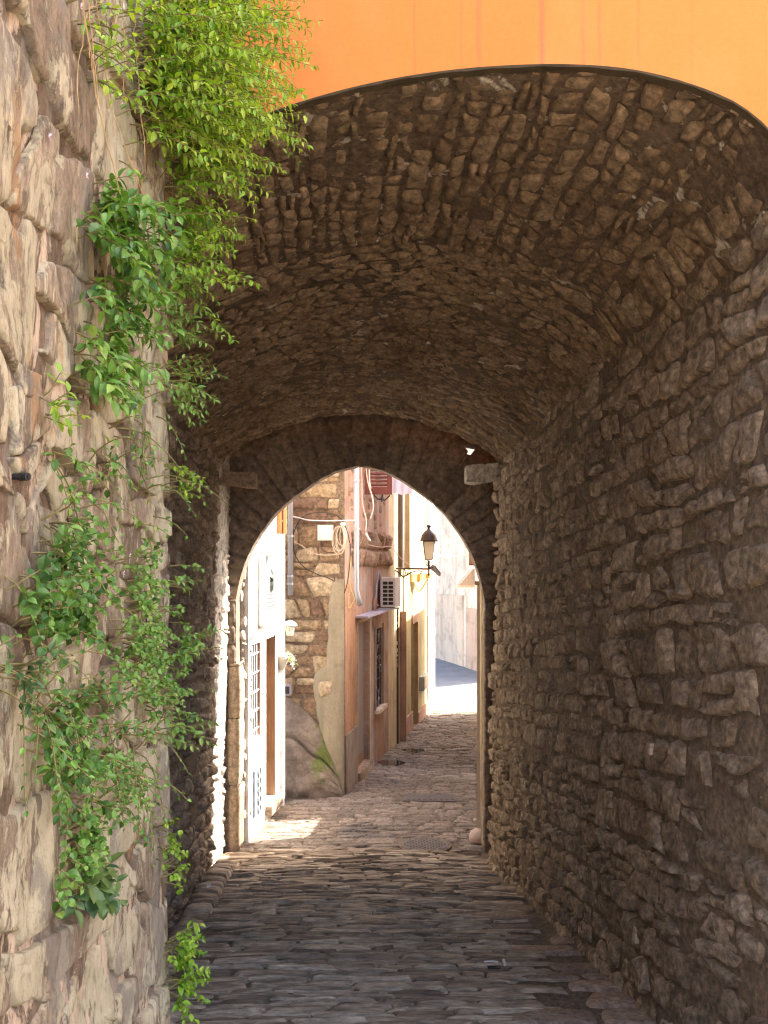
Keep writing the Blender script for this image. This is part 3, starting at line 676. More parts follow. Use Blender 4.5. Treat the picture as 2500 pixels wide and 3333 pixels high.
Xg = stones(Qg, surf_gate, rng.uniform(.008, .020, nv_), .002, .010, 71, tilt=.3, sfreq=5, jit=.006, rnd=.05, eu=E5, ev=E7, p=12)
place_stones(Xg, gt, M['gate_stone'], T1(nv_, 71), 'wedge_stone', flip=True)
Qs = coursed(-1.45, 1.2, -1.1, 3.0, (.14, .24), (.16, .34), .012, .015, 1.2, seed=72, slant=.15, split=.1)
def outside(x, z):
    r_ = np.hypot(x - GC, z - ZSP); rin = np.interp(np.arctan2(z - ZSP, x - GC), np.linspace(0, math.pi, 49), np.hypot(*(np.array(arc)[::-1] - ctr).T))
    return (z > ZSP) & (r_ > rin + .66) & (np.hypot(x - hole_c[0], z - hole_c[1]) > .12)
Qs = keep(Qs, outside)
Xs = stones(Qs, surf_gate, rng.uniform(.0, .02, len(Qs)), .02, .008, 73, rnd=.2)
place_stones(Xs, gt, M['gate_stone'], T1(len(Xs), 73) * .8, 'wall_stone', flip=False)
# jamb blocks: right and left piers
def pier(x0f, x1f, z0, z1, seed, mat, hs=(.18, .38), H=.02, nm='jamb_stone'):
    r = np.random.default_rng(seed); z = z0; Q = []
    while z < z1:
        h = min(r.uniform(*hs), z1 - z + .02); a0, a1 = x0f + r.uniform(-.008, .008), x1f + r.uniform(-.008, .008)
        Q.append([(a0, z + .004), (a1, z + .004), (a1 + r.uniform(-.006, .006), z + h - .004), (a0 + r.uniform(-.006, .006), z + h - .004)]); z += h
    X = []
    for q in Q:     # full blocks: front and both flanks wrap round
        q = np.array(q); P8 = []
        n = 7
        aa = np.linspace(0, 1, 5); zz = np.linspace(0, 1, n)
        grid = []
        for t_ in zz:
            row = []
            L, R = q[0] * (1 - t_) + q[3] * t_, q[1] * (1 - t_) + q[2] * t_
            for (f, dpt) in ((0, GY1 + .012), (0, GY0 + .04), (.0, GY0 - H + .015), (.12, GY0 - H), (.5, GY0 - H), (.88, GY0 - H), (1, GY0 - H + .015), (1, GY0 + .04), (1, GY1 + .012)):
                p = L * (1 - f) + R * f; row.append((p[0], dpt, p[1]))
            grid.append(row)
        g_ = np.array(grid); e = (1 - np.abs(2 * zz - 1) ** 10)[:, None]
        nz = fbm(stack(g_[..., 0] * 14 + z0, g_[..., 1] * 9, g_[..., 2] * 9), 4, seed)
        out = np.array([-1, -1, -.7, -.3, 0, .3, .7, 1, 1]); fro = np.array([0, 0, -.7, -1, -1, -1, -.7, 0, 0])
        g_[..., 0] += out * (.008 * nz - .012 * (1 - e)); g_[..., 1] += fro * (.008 * nz - .012 * (1 - e))
        X.append(g_)
    X = np.array(X); place_stones(X, gt, mat, T1(len(X), seed), nm, flip=True)
zb_ = float(zg(8.8)) - .02
pier(.893, 1.015, zb_, ZSP - .05, 81, M['gate_stone'], (.3, .62))
pier(-1.394, -1.285, zb_, px3(0, 2165, 8.8)[2], 82, M['jamb_stone'], (.3, .62))
pier(-1.41, -1.33, px3(0, 2165, 8.8)[2], ZSP - .02, 83, M['gate_stone'], (.14, .28))
# corbels
cb = thing('corbel', (-1.3, 8.4, 2.2), 'dim stone bracket jutting from the left wall under the vault end', 'corbel')
def corbel(root, x0, x1, z1, h, y0, y1, sgn, mat):
    n = 10; rows = []
    for i in range(n):
        f = i / (n - 1); x = x0 + (x1 - x0) * f
        low = z1 - h * (1 - .35 * (1 - f) ** 2 * 1.0) if True else 0
        low = z1 - h * (.72 + .28 * math.sin(f * math.pi * .5)) 
        ex = .12 if i in (0, n - 1) else .0
        cor = [(y0, z1), (y0 + .015, low), (y1, low), (y1, z1)]; my, mz_ = (y0 + y1) / 2, (z1 + low) / 2; ring = []
        for a_, b_ in zip(cor, cor[1:] + cor[:1]):
            for f2 in (0, .08, .35, .65, .92): ring.append((x, my + (a_[0] * (1 - f2) + b_[0] * f2 - my) * (1 - ex), mz_ + (a_[1] * (1 - f2) + b_[1] * f2 - mz_) * (1 - ex)))
        rows.append(ring)
    G_ = np.array(rows); nz = np.stack([fbm(G_ * 9 + k_, 4, 88) for k_ in (0, 30, 60)], -1); G_ = G_ + .028 * nz
    k = 20; Fc = [(i * k + j, i * k + (j + 1) % k, (i + 1) * k + (j + 1) % k, (i + 1) * k + j) for i in range(n - 1) for j in range(k)] + [tuple(range(k)), tuple(range((n - 1) * k, n * k))]
    part('bracket_stone', G_.reshape(-1, 3), Fc, mat, root, tone=.6)
corbel(cb, -1.42, -1.09, px3(0, 1537, 8.4)[2], .13, 8.3, 8.5, 1, M['jamb_stone'])
cb2 = thing('corbel', (.95, 8.4, 2.2), 'pale stone bracket jutting from the right wall under the vault end', 'corbel')
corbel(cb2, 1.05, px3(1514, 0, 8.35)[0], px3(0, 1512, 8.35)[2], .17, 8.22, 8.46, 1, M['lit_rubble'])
# rubble return between gateway and white house
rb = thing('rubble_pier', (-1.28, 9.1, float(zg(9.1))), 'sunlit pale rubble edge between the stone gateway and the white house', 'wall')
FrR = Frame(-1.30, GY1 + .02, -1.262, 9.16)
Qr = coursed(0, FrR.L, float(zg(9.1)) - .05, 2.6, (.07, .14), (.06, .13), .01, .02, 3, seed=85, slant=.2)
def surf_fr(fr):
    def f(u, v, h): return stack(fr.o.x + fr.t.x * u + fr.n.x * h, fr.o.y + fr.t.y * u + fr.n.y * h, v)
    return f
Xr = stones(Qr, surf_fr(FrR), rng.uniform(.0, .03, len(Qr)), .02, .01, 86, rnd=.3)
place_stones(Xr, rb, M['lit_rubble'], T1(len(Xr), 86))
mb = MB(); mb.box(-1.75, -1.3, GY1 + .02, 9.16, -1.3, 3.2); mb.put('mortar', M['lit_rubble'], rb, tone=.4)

# ------------------------------------------------------------------ white sunlit house, left
F1 = Frame(-1.262, 9.07, -1.262 + .109 * 1.5, 9.07 + 1.5)
gz = float(zg(9.8)) - .08
wh = thing('white_house', (-1.2, 9.8, float(zg(9.8))), 'brilliantly sunlit white house front with barred window and narrow door', 'house')
ga0, gz1 = F1.at(814, 2102); ga1, _ = F1.at(850, 2086); _, gz0 = F1.at(814, 2419)
da0, dz1 = F1.at(866, 2080); da1, _ = F1.at(897, 2068); dz0 = F1.at(866, 2622)[1]
va0, vz1 = F1.at(823, 2510); va1, _ = F1.at(849, 2480); _, vz0 = F1.at(823, 2662)
La1 = F1.a(917)
mb = MB(); facade(mb, F1, 0, La1, gz, 5, [(ga0, ga1, gz0, gz1, .05), (da0, da1, dz0, dz1, .12)]); mb.put('wall', M['white_plaster'], wh)
win = MB().fbox(F1, ga0, ga1, gz0, gz1, -.07, -.048).put('window', M['glass_dark'], wh)
fr = MB()
fr.fbox(F1, ga1 - .03, ga1 - .002, gz0, gz1, -.048, -.004); fr.put('frame', M['pinkbrown'], win)
for k in range(4):
    a = ga0 + (ga1 - ga0) * (k + .6) / 4.9
    MB().tube([F1.P(a, gz0 + .01, -.018), F1.P(a, gz1 - .02, -.018)], .0075, 6).put('bar', M['white_metal'], win)
for k in range(5):
    z = gz0 + (gz1 - gz0) * (k + .45) / 5
    MB().tube([F1.P(ga0, z, -.018), F1.P(ga1, z, -.018)], .007, 6).put('bar', M['white_metal'], win)
    mk = MB()
    for q in range(4):
        a = ga0 + (ga1 - ga0) * (q + .6) / 4.9; mk.lathe(F1.P(a, z - .015, -.018), [(.004, 0), (.014, .008), (.014, .022), (.004, .03)], 8)
    mk.put('knot', M['white_metal'], win)
dr = MB().fbox(F1, da0, da1, dz0, dz1, -.14, -.118).put('door', M['door_tan'], wh)
MB().fbox(F1, da0, da0 + .02, dz0, dz1, -.118, -.10).fbox(F1, da1 - .012, da1 + .0, dz0, dz1, -.118, -.004).put('door_frame', M['door_tan'], dr)
MB().fbox(F1, da0 - .03, da1 + .03, dz0 - .09, dz0 - .002, -.2, .07).put('doorstep', M['jamb_stone'], wh, tone=.6)
vn = MB().fbox(F1, va0, va1, vz0, vz1, .004, .02).put('vent_grille', M['vent'], wh)
mk = MB()
for k in range(5):
    z = vz0 + (vz1 - vz0) * (k + .5) / 5; c_ = F1.P((va0 + va1) / 2, z, .026)
    pts = [Vector(F1.P((va0 + va1) / 2 + .05 * math.cos(w), z + .05 * math.sin(w), .026)) for w in np.linspace(0, 2 * math.pi, 13)]
    mk.tube(pts, .006, 5)
mk.put('scrollwork', M['cap_green'], vn)
MB().fbox(F1, La1 - .06, La1, gz, 5, .002, .035).put('corner_pilaster', M['white_plaster'], wh)
MB().fbox(F1, .0, .035, gz, 5, .002, .012).put('edge_strip', M['white_plaster'], wh)
# plaque
pa0, pz1 = F1.at(857, 1810, .05); pa1, _ = F1.at(901, 1812, .05); pz0 = F1.at(857, 2036, .05)[1]
pq = thing('wall_plaque', F1.P((pa0 + pa1) / 2, pz0, 0), 'tall grey marble tablet with a dark emblem on the white house front', 'plaque')
MB().fbox(F1, pa0, pa1, pz0, pz1, .045, .06).put('tablet', M['plaque'], pq)
MB().fbox(F1, pa0 - .012, pa0, pz0 - .01, pz1 + .02, .002, .064).fbox(F1, pa0 - .012, pa1, pz0 - .012, pz0, .002, .064).put('frame', M['white_plaster'], pq)
ea, ez = F1.at(882, 1892, .06)
prof = [(0, .13), (.025, .10), (.02, .06), (.045, .03), (.04, -.03), (.055, -.06), (.03, -.10), (0, -.12), (-.035, -.10), (-.05, -.05), (-.03, 0), (-.045, .05), (-.015, .09)]
V = [F1.P(ea + x * .9, ez + z, .0605) for x, z in prof] + [F1.P(ea + x * .5, ez + z * .6, .085) for x, z in prof] + [F1.P(ea, ez, .092)]
n = len(prof); Fc = [(i, (i + 1) % n, n + (i + 1) % n, n + i) for i in range(n)] + [(n + i, n + (i + 1) % n, 2 * n) for i in range(n)]
part('emblem', V, Fc, M['relief'], pq)
mk = MB()
for k, py in enumerate((1925, 1938, 1951, 1964, 1977)):
    a0_, z_ = F1.at(868, py, .06); a1_, _ = F1.at(892, py, .06)
    r = random.Random(k); a = a0_
    while a < a1_:
        w = r.uniform(.008, .02); mk.fbox(F1, a, min(a + w, a1_), z_, z_ + .006, .0603, .0615); a += w + .009
mk.put('inscription', M['relief_line'], pq)
MB().fbox(F1, pa0, pa1, F1.at(860, 1986, .06)[1], F1.at(860, 1986, .06)[1] + .004, .0603, .0615).put('seam', M['relief_line'], pq)
# banner board higher up, shutter, wall lamp
ba, bz1 = F1.at(889, 1725, .12); _, bz0 = F1.at(889, 1812, .12)
bb = thing('sign_board', F1.P(ba, bz0, 0), 'narrow beige board standing out from the white house above the tablet', 'sign')
MB().fbox(F1, ba, ba + .03, bz0, bz1, .03, .12).put('board', M['white_plaster'], bb)
MB().tube([F1.P(ba + .015, bz1 - .03, 0), F1.P(ba + .015, bz1 - .03, .04)], .006, 6).tube([F1.P(ba + .015, bz0 + .03, 0), F1.P(ba + .015, bz0 + .03, .04)], .006, 6).put('bracket', M['iron'], bb)
sa, sz0 = F1.at(918, 1738, .06)
FS = Frame(px3(903, 0, 10.35)[0], 10.35, px3(933, 0, 10.35)[0], 10.35)
sh = thing('window_shutter', FS.P(.05, sz0, 0), 'open orange wooden shutter by the grey downpipe at the white house corner', 'shutter')
z0_, z1_ = px3(0, 1738, 10.35)[2], px3(0, 1600, 10.35)[2]
MB().fbox(FS, 0, .05, z0_, z1_, .0, .03).fbox(FS, .068, FS.L, z0_, z1_, .0, .03).put('board', M['orange_shutter'], sh)
MB().fbox(FS, .05, .068, z0_, z1_, -.01, .012).put('groove', M['door_brown'], sh)
MB().lathe(FS.P(.058, z0_ + .13, .02), [(.003, 0), (.007, .005), (.003, .012)], 8).put('knob', M['white_metal'], sh)
# wall lantern with a wide cap
lx, ly, lz = px3(944, 2030, 10.25)
wl = thing('wall_lamp', (lx, ly, lz), 'wall lamp with wide grey-green cap and caged milky glass beside the white house door', 'lamp')
MB().lathe((lx, ly, lz - .012), [(.003, .045), (.03, .042), (.06, .022), (.078, -.006), (.076, -.012), (.03, -.004)], 20).put('cap', M['cap_green'], wl)
gl = MB().lathe((lx, ly, lz - .125), [(.03, 0), (.035, .004), (.05, .105), (.03, .107)], 16).put('glass', M['milk_glass'], wl, smooth=True)
mk = MB()
for z, r in ((-.105, .041), (-.065, .046), (-.025, .052)):
    mk.tube([(lx + r * math.cos(w), ly + r * math.sin(w), lz + z) for w in np.linspace(0, 2 * math.pi, 17)], .0025, 5, False)
for w in np.arange(0, 2 * math.pi, math.pi / 4):
    mk.tube([(lx + .036 * math.cos(w), ly + .036 * math.sin(w), lz - .125), (lx + .053 * math.cos(w), ly + .053 * math.sin(w), lz - .018)], .0022, 5)
mk.put('cage', M['cap_green'], wl)
bx, bz = F1.at(907, 2062, 0); q0 = Vector(F1.P(bx, bz, .0)); top = Vector((lx, ly, lz + .035))
MB().tube([q0 + Vector((.01, 0, 0)), q0 + Vector((.02, 0, .06)), q0.lerp(top, .45) + Vector((0, 0, .05)), top], .0055, 6).lathe(F1.P(bx, bz - .035, .004), [(.008, 0), (.014, .01), (.014, .06), (.008, .07)], 8).put('bracket', M['cap_green'], wl)
# flower box
fx, fyy, fz = px3(925, 2145, 10.45)
fb = thing('flower_box', (fx, fyy, fz), 'small wall pot with white flowers spilling over, below the wall lamp', 'flower pot')
MB().hexa([(fx - .045, fyy - .05, fz - .11), (fx + .0, fyy - .05, fz - .11), (fx + .0, fyy + .05, fz - .11), (fx - .045, fyy + .05, fz - .11), (fx - .055, fyy - .07, fz + .04), (fx + .055, fyy - .07, fz + .02), (fx + .055, fyy + .07, fz + .02), (fx - .055, fyy + .07, fz + .04)]).put('pot', M['terra_pot'], fb)
r = random.Random(5)
def blob_leaves(cx, cy_, cz, rx, ry, rz, n, size, rr):
    mk = MB(); 
    for _ in range(n):
        p = Vector((rr.gauss(0, .5) * rx, rr.gauss(0, .5) * ry, rr.gauss(0, .5) * rz)) + Vector((cx, cy_, cz))
        d1 = Vector((rr.gauss(0, 1), rr.gauss(0, 1), rr.gauss(0, 1))).normalized(); d2 = d1.cross(Vector((rr.gauss(0, 1), rr.gauss(0, 1), rr.gauss(0, 1)))).normalized()
        s_ = size * rr.uniform(.7, 1.3); mk.add([p, p + d1 * s_ + d2 * s_ * .4, p + d1 * s_ * 2, p + d1 * s_ - d2 * s_ * .4], [(0, 1, 2, 3)])
    return mk
o_ = blob_leaves(fx + .03, fyy, fz + .01, .09, .07, .05, 90, .013, r).put('leaves', M['leaf_bright'], fb, tone=.7); o_['kind'] = 'stuff'
o_ = blob_leaves(fx + .015, fyy - .03, fz + .045, .085, .06, .03, 90, .011, r).put('flowers', M['petal'], fb); o_['kind'] = 'stuff'
o_ = blob_leaves(fx + .10, fyy - .03, fz - .03, .03, .04, .06, 60, .010, r).put('flowers', M['petal'], fb); o_['kind'] = 'stuff'

# ------------------------------------------------------------------ stone house facing the passage
HD = 11.05
F2 = Frame(px3(905, 0, HD)[0], HD, px3(1121.5, 0, HD)[0], HD)
shs = thing('stone_house', (F2.P(F2.L / 2, 0)[0], HD, float(zg(HD))), 'honey coloured coursed stone house wall facing the passage with cement patches', 'house')
g2 = float(zg(HD)) - .08
mb = MB(); facade(mb, F2, 0, F2.L, g2, 5); mb.put('wall', M['house_mortar'], shs, tone=.5)
hz = lambda py: px3(0, py, HD)[2]
Q = coursed(0.02, F2.L - .02, hz(2420), 3.2, (.13, .25), (.15, .40), .014, .03, 2, seed=91, slant=.2, split=.2)
Q[..., 0] = np.clip(Q[..., 0], .01, F2.L - .055)
Q = Q[(Q[:, 1, 0] - Q[:, 0, 0]) > .04]
cc = Q.mean(1); cl = np.interp(cc[:, 1], [hz(2580), hz(2346), hz(2192), hz(2165), hz(2088), hz(1887)], [F2.a(1037)] * 1 + [F2.a(1037), F2.a(1018), F2.a(1058), F2.a(1066), F2.a(1089)])
Q = Q[~((cc[:, 1] < hz(1890)) & (cc[:, 0] > cl + .05))]
Xh = stones(Q, surf_fr(F2), rng.uniform(.006, .034, len(Q)), .012, .016, 92, tilt=.5, sfreq=10, jit=.018, rnd=.12)
place_stones(Xh, shs, M['house_stone'], np.random.default_rng(4).random(len(Xh)))
# cement strip: rows with an irregular left edge
zs = np.linspace(hz(2590), hz(1885), 34); le = np.interp(zs, [hz(2590), hz(2346), hz(2230), hz(2192), hz(2165), hz(2088), hz(1960), hz(1900), hz(1885)], [F2.a(1035), F2.a(1037), F2.a(1017), F2.a(1022), F2.a(1060), F2.a(1066), F2.a(1070), F2.a(1082), F2.a(1095)])
V = []
for i, z in enumerate(zs):
    l = le[i] + .008 * math.sin(i * 1.9); rw_ = F2.L - .004
    for f, o_ in ((0, .003), (.05, .036), (.35, .044), (.7, .040), (.97, .036), (1.0, .003)):
        a = l * (1 - f) + rw_ * f; n_ = .006 * float(vnoise(np.array([a * 9, z * 9, 2.]), 5)); V.append(F2.P(a, z, o_ + (n_ if 0 < f < 1 else 0)))
part('cement_render', V, quads_idx(len(zs), 6), M['cement'], shs, smooth=True)
x_, z_ = F2.at(1050, 2240)
part('exposed_stone', *(lambda X: (X.reshape(-1, 3), quads_idx(X.shape[0], X.shape[1])))(stones([[(F2.a(1035), hz(2275)), (F2.a(1082), hz(2272)), (F2.a(1085), hz(2212)), (F2.a(1036), hz(2215))]], surf_fr(F2), [.06], .0, .008, 93)[0]), M['house_stone'], shs, tone=.9)
# rounded rendered buttress at the foot
bt = thing('buttress', (F2.P(.3, 0)[0], HD - .2, float(zg(HD))), 'bulging mauve rendered foot with green moss at the base of the stone house', 'buttress')
ss = np.linspace(0, 1, 40); tt = np.linspace(0, 1, 44); SS, TT = np.meshgrid(ss, tt)
bppx = 915 + (1119 - 915) * SS
bpyy = 2597 + (np.interp(bppx, [915, 932, 955, 1000, 1049, 1078, 1103, 1120], [2268, 2268, 2276, 2315, 2373, 2440, 2500, 2590]) - 2597) * TT
dd = HD - .01 - .22 * np.clip(1 - TT, 0, 1) ** .6 * (1 - .7 * SS ** 3) * (.75 + .25 * np.sin(TT * 3.1)) - .06 * fbm(stack(SS * 5, TT * 7, 1.), 5, 14, .6) * (1 - TT ** 6)
crack = np.exp(-((TT - .60 - .04 * np.sin(SS * 9)) / .014) ** 2) * .06; dd = dd + crack
X_ = stack((bppx - 1250) / F * HD, dd, 1.6 - (bpyy - 1800) / F * HD)
part('render', X_.reshape(-1, 3), quads_idx(44, 40), M['boulder'], bt, smooth=True)
# downpipes
def pipe(pts, r, name, label, group=None, mat='steel', clips=()):
    root = thing(name, pts[-1] if pts[-1][2] < pts[0][2] else pts[0], label, 'pipe', group)
    MB().tube(pts, r, 12).put('tube', M[mat], root, smooth=True)
    for c_ in clips: MB().tube([(c_[0], c_[1], c_[2] - .012), (c_[0], c_[1], c_[2] + .012)], r * 1.22, 12).put('clip', M[mat], root)
    return root
D3 = 10.78
xx, _, _ = px3(945, 0, D3)
pipe([(xx, D3, 4.5), (xx, D3, px3(0, 1937, D3)[2])], .028, 'downpipe', 'grey downpipe ending half way down between the white house and the stone house', clips=[px3(945, 1900, D3), px3(945, 1875, D3), px3(945, 1745, D3)])
D4 = 11.02
# terracotta house, left side after the corner
F3 = Frame(-.449, 11.15, .064, 14.1)
ph = thing('terracotta_house', (-.2, 12.5, float(zg(12.5))), 'peeling terracotta plastered house front with recessed door and barred window', 'house')
g3 = float(zg(13)) - .15
d0, dt = F3.at(1161, 2032); d1, _ = F3.at(1200, 2032); db = F3.at(1161, 2515)[1]
w0, wt = F3.at(1221, 2050); w1, _ = F3.at(1244, 2020); wb = F3.at(1221, 2310)[1]
mb = MB(); facade(mb, F3, 0, F3.L, g3, 5, [(d0, d1, db, dt, .07), (w0, w1, wb, wt, .05)]); mb.put('wall', M['pink_plaster'], ph)
ptz = F3.at(1140, 2378)[1]
MB().fbox(F3, 0, d0 - .012, g3, ptz, .003, .022).put('plinth', M['grey_render'], ph)
MB().fbox(F3, .005, d0 - .03, ptz, F3.at(1140, 1900)[1], .001, .008).put('orange_patch', M['terracotta'], ph)
MB().fbox(F3, d0 - .03, d0, db, dt + .02, .002, .02).fbox(F3, d1, d1 + .03, db, dt + .02, .002, .02).fbox(F3, d0 - .03, d1 + .03, dt + .02, dt + .05, .002, .02).put('door_surround', M['beige_plaster'], ph)
dr = MB().fbox(F3, d0, d1, db, dt, -.09, -.068).put('door', M['grey_door'], ph)
MB().fbox(F3, d0 + .02, d1 - .02, db, db + .12, -.068, -.055).put('kick_board', M['door_brown'], dr)
MB().fbox(F3, d0 - .03, d1 + .03, db - .14, db - .003, -.3, .05).put('doorstep', M['jamb_stone'], ph, tone=.4)
ha0 = F3.a(1152, .25); ha1 = F3.a(1250)
hz0 = F3.at(1170, 2004)[1]
MB().fbox(F3, d0 - .12, w1 + .05, hz0 - .012, hz0 + .012, .0, .16).put('canopy', M['lilac'], ph)
wn_ = MB().fbox(F3, w0, w1, wb, wt, -.07, -.048).put('window', M['dark'], ph)
for k in range(5):
    a = w0 + (w1 - w0) * (k + .5) / 5; MB().tube([F3.P(a, wb, -.015), F3.P(a, wt, -.015)], .007, 6).put('bar', M['iron'], wn_)
for k in range(7):
    z = wb + (wt - wb) * (k + .5) / 7; MB().tube([F3.P(w0, z, -.015), F3.P(w1, z, -.015)], .006, 6).put('bar', M['iron'], wn_)
mk = MB(); r = random.Random(3)
for k in range(16):
    a = w0 + (w1 - w0) * r.random(); z = wb + (wt - wb) * r.random(); mk.tube([F3.P(a + .05 * math.cos(w), z + .05 * math.sin(w), -.012) for w in np.linspace(0, 4.6, 9)], .004, 5)
mk.put('scrolls', M['steel'], wn_)
MB().fbox(F3, w0 - .05, w1 + .06, wb - .05, wb - .002, -.16, .07).put('sill', M['far_plaster'], ph)
MB().fbox(F3, w0 - .07, w0 - .005, wb, wt + .05, .002, .02).fbox(F3, w1 + .005, w1 + .07, wb, wt + .05, .002, .02).put('window_surround', M['grey_render'], ph)
# stone string course and rough pier above
sa1 = F3.L + .02; sz = F3.at(1270, 1790)[1]
Qk = coursed(.55, F3.L + .03, sz - .22, sz + .02, (.20, .24), (.16, .42), .006, .03, 2, seed=95, slant=.4)
Xk = stones(Qk, surf_fr(F3), rng.uniform(.05, .075, len(Qk)), -.0, .045, 96, rnd=.12, sfreq=10, p=5)
place_stones(Xk, ph, M['house_stone'], T1(len(Xk), 96) * .5, 'cornice_stone')
Qk = coursed(.35, F3.L - .1, sz + .02, 3.6, (.10, .16), (.14, .3), .02, .02, 2, seed=97)
Qk = Qk[rng.random(len(Qk)) < .30]
Xk = stones(Qk, surf_fr(F3), rng.uniform(.004, .012, len(Qk)), .004, .008, 98, rnd=.3)
place_stones(Xk, ph, M['house_stone'], T1(len(Xk), 98) * .4, 'exposed_stone')
p0 = px3(1160, 1500, 10.98)
pipe([px3(1160, 1400, 10.98), px3(1160, 1920, 10.98), px3(1165, 1945, 11.0), px3(1172, 1968, 11.05)], .030, 'downpipe', 'long pale grey downpipe on the corner between stone house and terracotta house', clips=[px3(1160, 1566, 10.98), px3(1160, 1722, 10.98)])
# dark red shutter and the laundry beside it, projecting from the facade
SD = 12.35
FS2 = Frame(px3(1184, 0, SD)[0], SD, px3(1276, 0, SD)[0], SD)
s2 = thing('window_shutter', FS2.P(.1, px3(0, 1612, SD)[2]), 'open dark red louvred shutter high under the arch crown', 'shutter')
zz0, zz1 = px3(0, 1610, SD)[2], px3(0, 1480, SD)[2]
MB().fbox(FS2, 0, FS2.L * .24, zz0, zz1, 0, .035).fbox(FS2, FS2.L * .82, FS2.L, zz0, zz1, 0, .035).fbox(FS2, 0, FS2.L, zz0, px3(0, 1585, SD)[2], 0.001, .036).put('frame', M['red_shutter'], s2)
for k in range(8):
    z = px3(0, 1578 - k * 12, SD)[2]
    MB().tube([FS2.P(FS2.L * .24, z, .012), FS2.P(FS2.L * .82, z, .012)], .016, 8).put('slat', M['red_shutter'], s2)
SB = MB().tube([FS2.P(FS2.L * .35, zz0 - .0, .02), FS2.P(FS2.L * .5, zz0 - .055, .02), FS2.P(FS2.L * .75, zz0 - .07, .02), FS2.P(FS2.L * .93, zz0 - .01, .02)], .01, 6).tube([FS2.P(FS2.L * .66, zz0, .02), FS2.P(FS2.L * .64, zz0 - .09, .02)], .012, 6)
SB.put('stay', M['iron'], s2)
cx0, cx1 = px3(1277, 0, 12.4)[0], px3(1341, 0, 12.4)[0]
us_ = np.linspace(0, 1, 30); vs2 = np.linspace(0, 1, 12); UU, VV = np.meshgrid(us_, vs2)
X_ = stack(cx0 + (cx1 - cx0) * UU + .01 * VV * (UU > .8), 12.4 + .05 * UU + .004 * np.sin(UU * 17 + VV) * (.3 + VV), px3(0, 1500, 12.4)[2] + (px3(0, 1608, 12.4)[2] - px3(0, 1500, 12.4)[2]) * VV + .012 * np.sin(UU * 9) * VV)
lx_ = thing('laundry', tuple(X_[6, 15]), 'pale lilac cloth hanging beside the dark red shutter', 'laundry')
part('cloth', X_.reshape(-1, 3), quads_idx(12, 30), M['cloth'], lx_, smooth=True)
X2_ = X_ + np.array([0, .012, 0]); part('cloth_back', X2_.reshape(-1, 3), quads_idx(12, 30), M['cloth'], lx_, smooth=True)
MB().tube([tuple(X_[0, 0] + np.array([-.05, 0, 0])), tuple(X_[0, -1] + np.array([.03, 0, .01]))], .004, 5).put('line', M['cable_cream'], lx_)

# air conditioner, fan side towards the passage
AD = 13.2
FA = Frame(px3(1240, 0, AD)[0], AD, px3(1286, 0, AD)[0], AD)
za, zb2 = px3(0, 1976, AD)[2], px3(0, 1880, AD)[2]
ac = thing('air_conditioner', FA.P(.1, za), 'boxy grey air conditioning unit hung on the terracotta house above the barred window', 'air conditioner')
MB().fbox(FA, 0, FA.L, za, zb2, -.26, 0).put('casing', M['ac_body'], ac)
MB().hexa([FA.P(FA.L + .002, za, 0), FA.P(FA.L + .072, za + .01, -.03), FA.P(FA.L + .072, za + .01, -.24), FA.P(FA.L + .002, za, -.26), FA.P(FA.L + .002, zb2, 0), FA.P(FA.L + .072, zb2 - .0, -.03), FA.P(FA.L + .072, zb2, -.24), FA.P(FA.L + .002, zb2, -.26)]).put('side_cover', M['white_metal'], ac)
gx0, gx1 = FA.L * .14, FA.L * .86
for i in range(6):
    for j in range(2):
        zc = za + .03 + (zb2 - za - .07) * i / 6; a = gx0 + (gx1 - gx0) * j * .54
        MB().fbox(FA, a, a + (gx1 - gx0) * .46, zc, zc + (zb2 - za - .07) / 6 * .74, .001, .004).put('vent_opening', M['dark'], ac)
MB().fbox(FA, -.04, FA.L + .06, za - .03, za - .012, -.2, .02).put('bracket', M['steel'], ac)
MB().tube([FA.P(-.03, za + .02, .02), FA.P(-.10, za + .05, .01), FA.P(-.13, za + .2, 0), FA.P(-.10, zb2 + .10, -.0), FA.P(-.09, zb2 + .13, -.02)], .013, 8).put('hose', M['lilac'], ac)
# rusted board on edge left of the unit
nb = thing('sign_board', px3(1222, 2040, 12.9), 'thin lilac board fixed edge-on beside the air conditioning unit', 'sign')
FN = Frame(px3(1216, 0, 12.9)[0], 12.9, px3(1225, 0, 12.9)[0], 12.9)
MB().fbox(FN, 0, FN.L, px3(0, 2042, 12.9)[2], px3(0, 1948, 12.9)[2], 0, .05).put('board', M['pinkbrown'], nb)
MB().tube([px3(1222, 1950, 12.9), px3(1226, 1900, 12.9), px3(1231, 1868, 12.9), px3(1236, 1856, 12.92), px3(1240, 1880, 12.95), px3(1240, 1960, 12.95)], .014, 8).put('curved_rail', M['lilac'], nb)

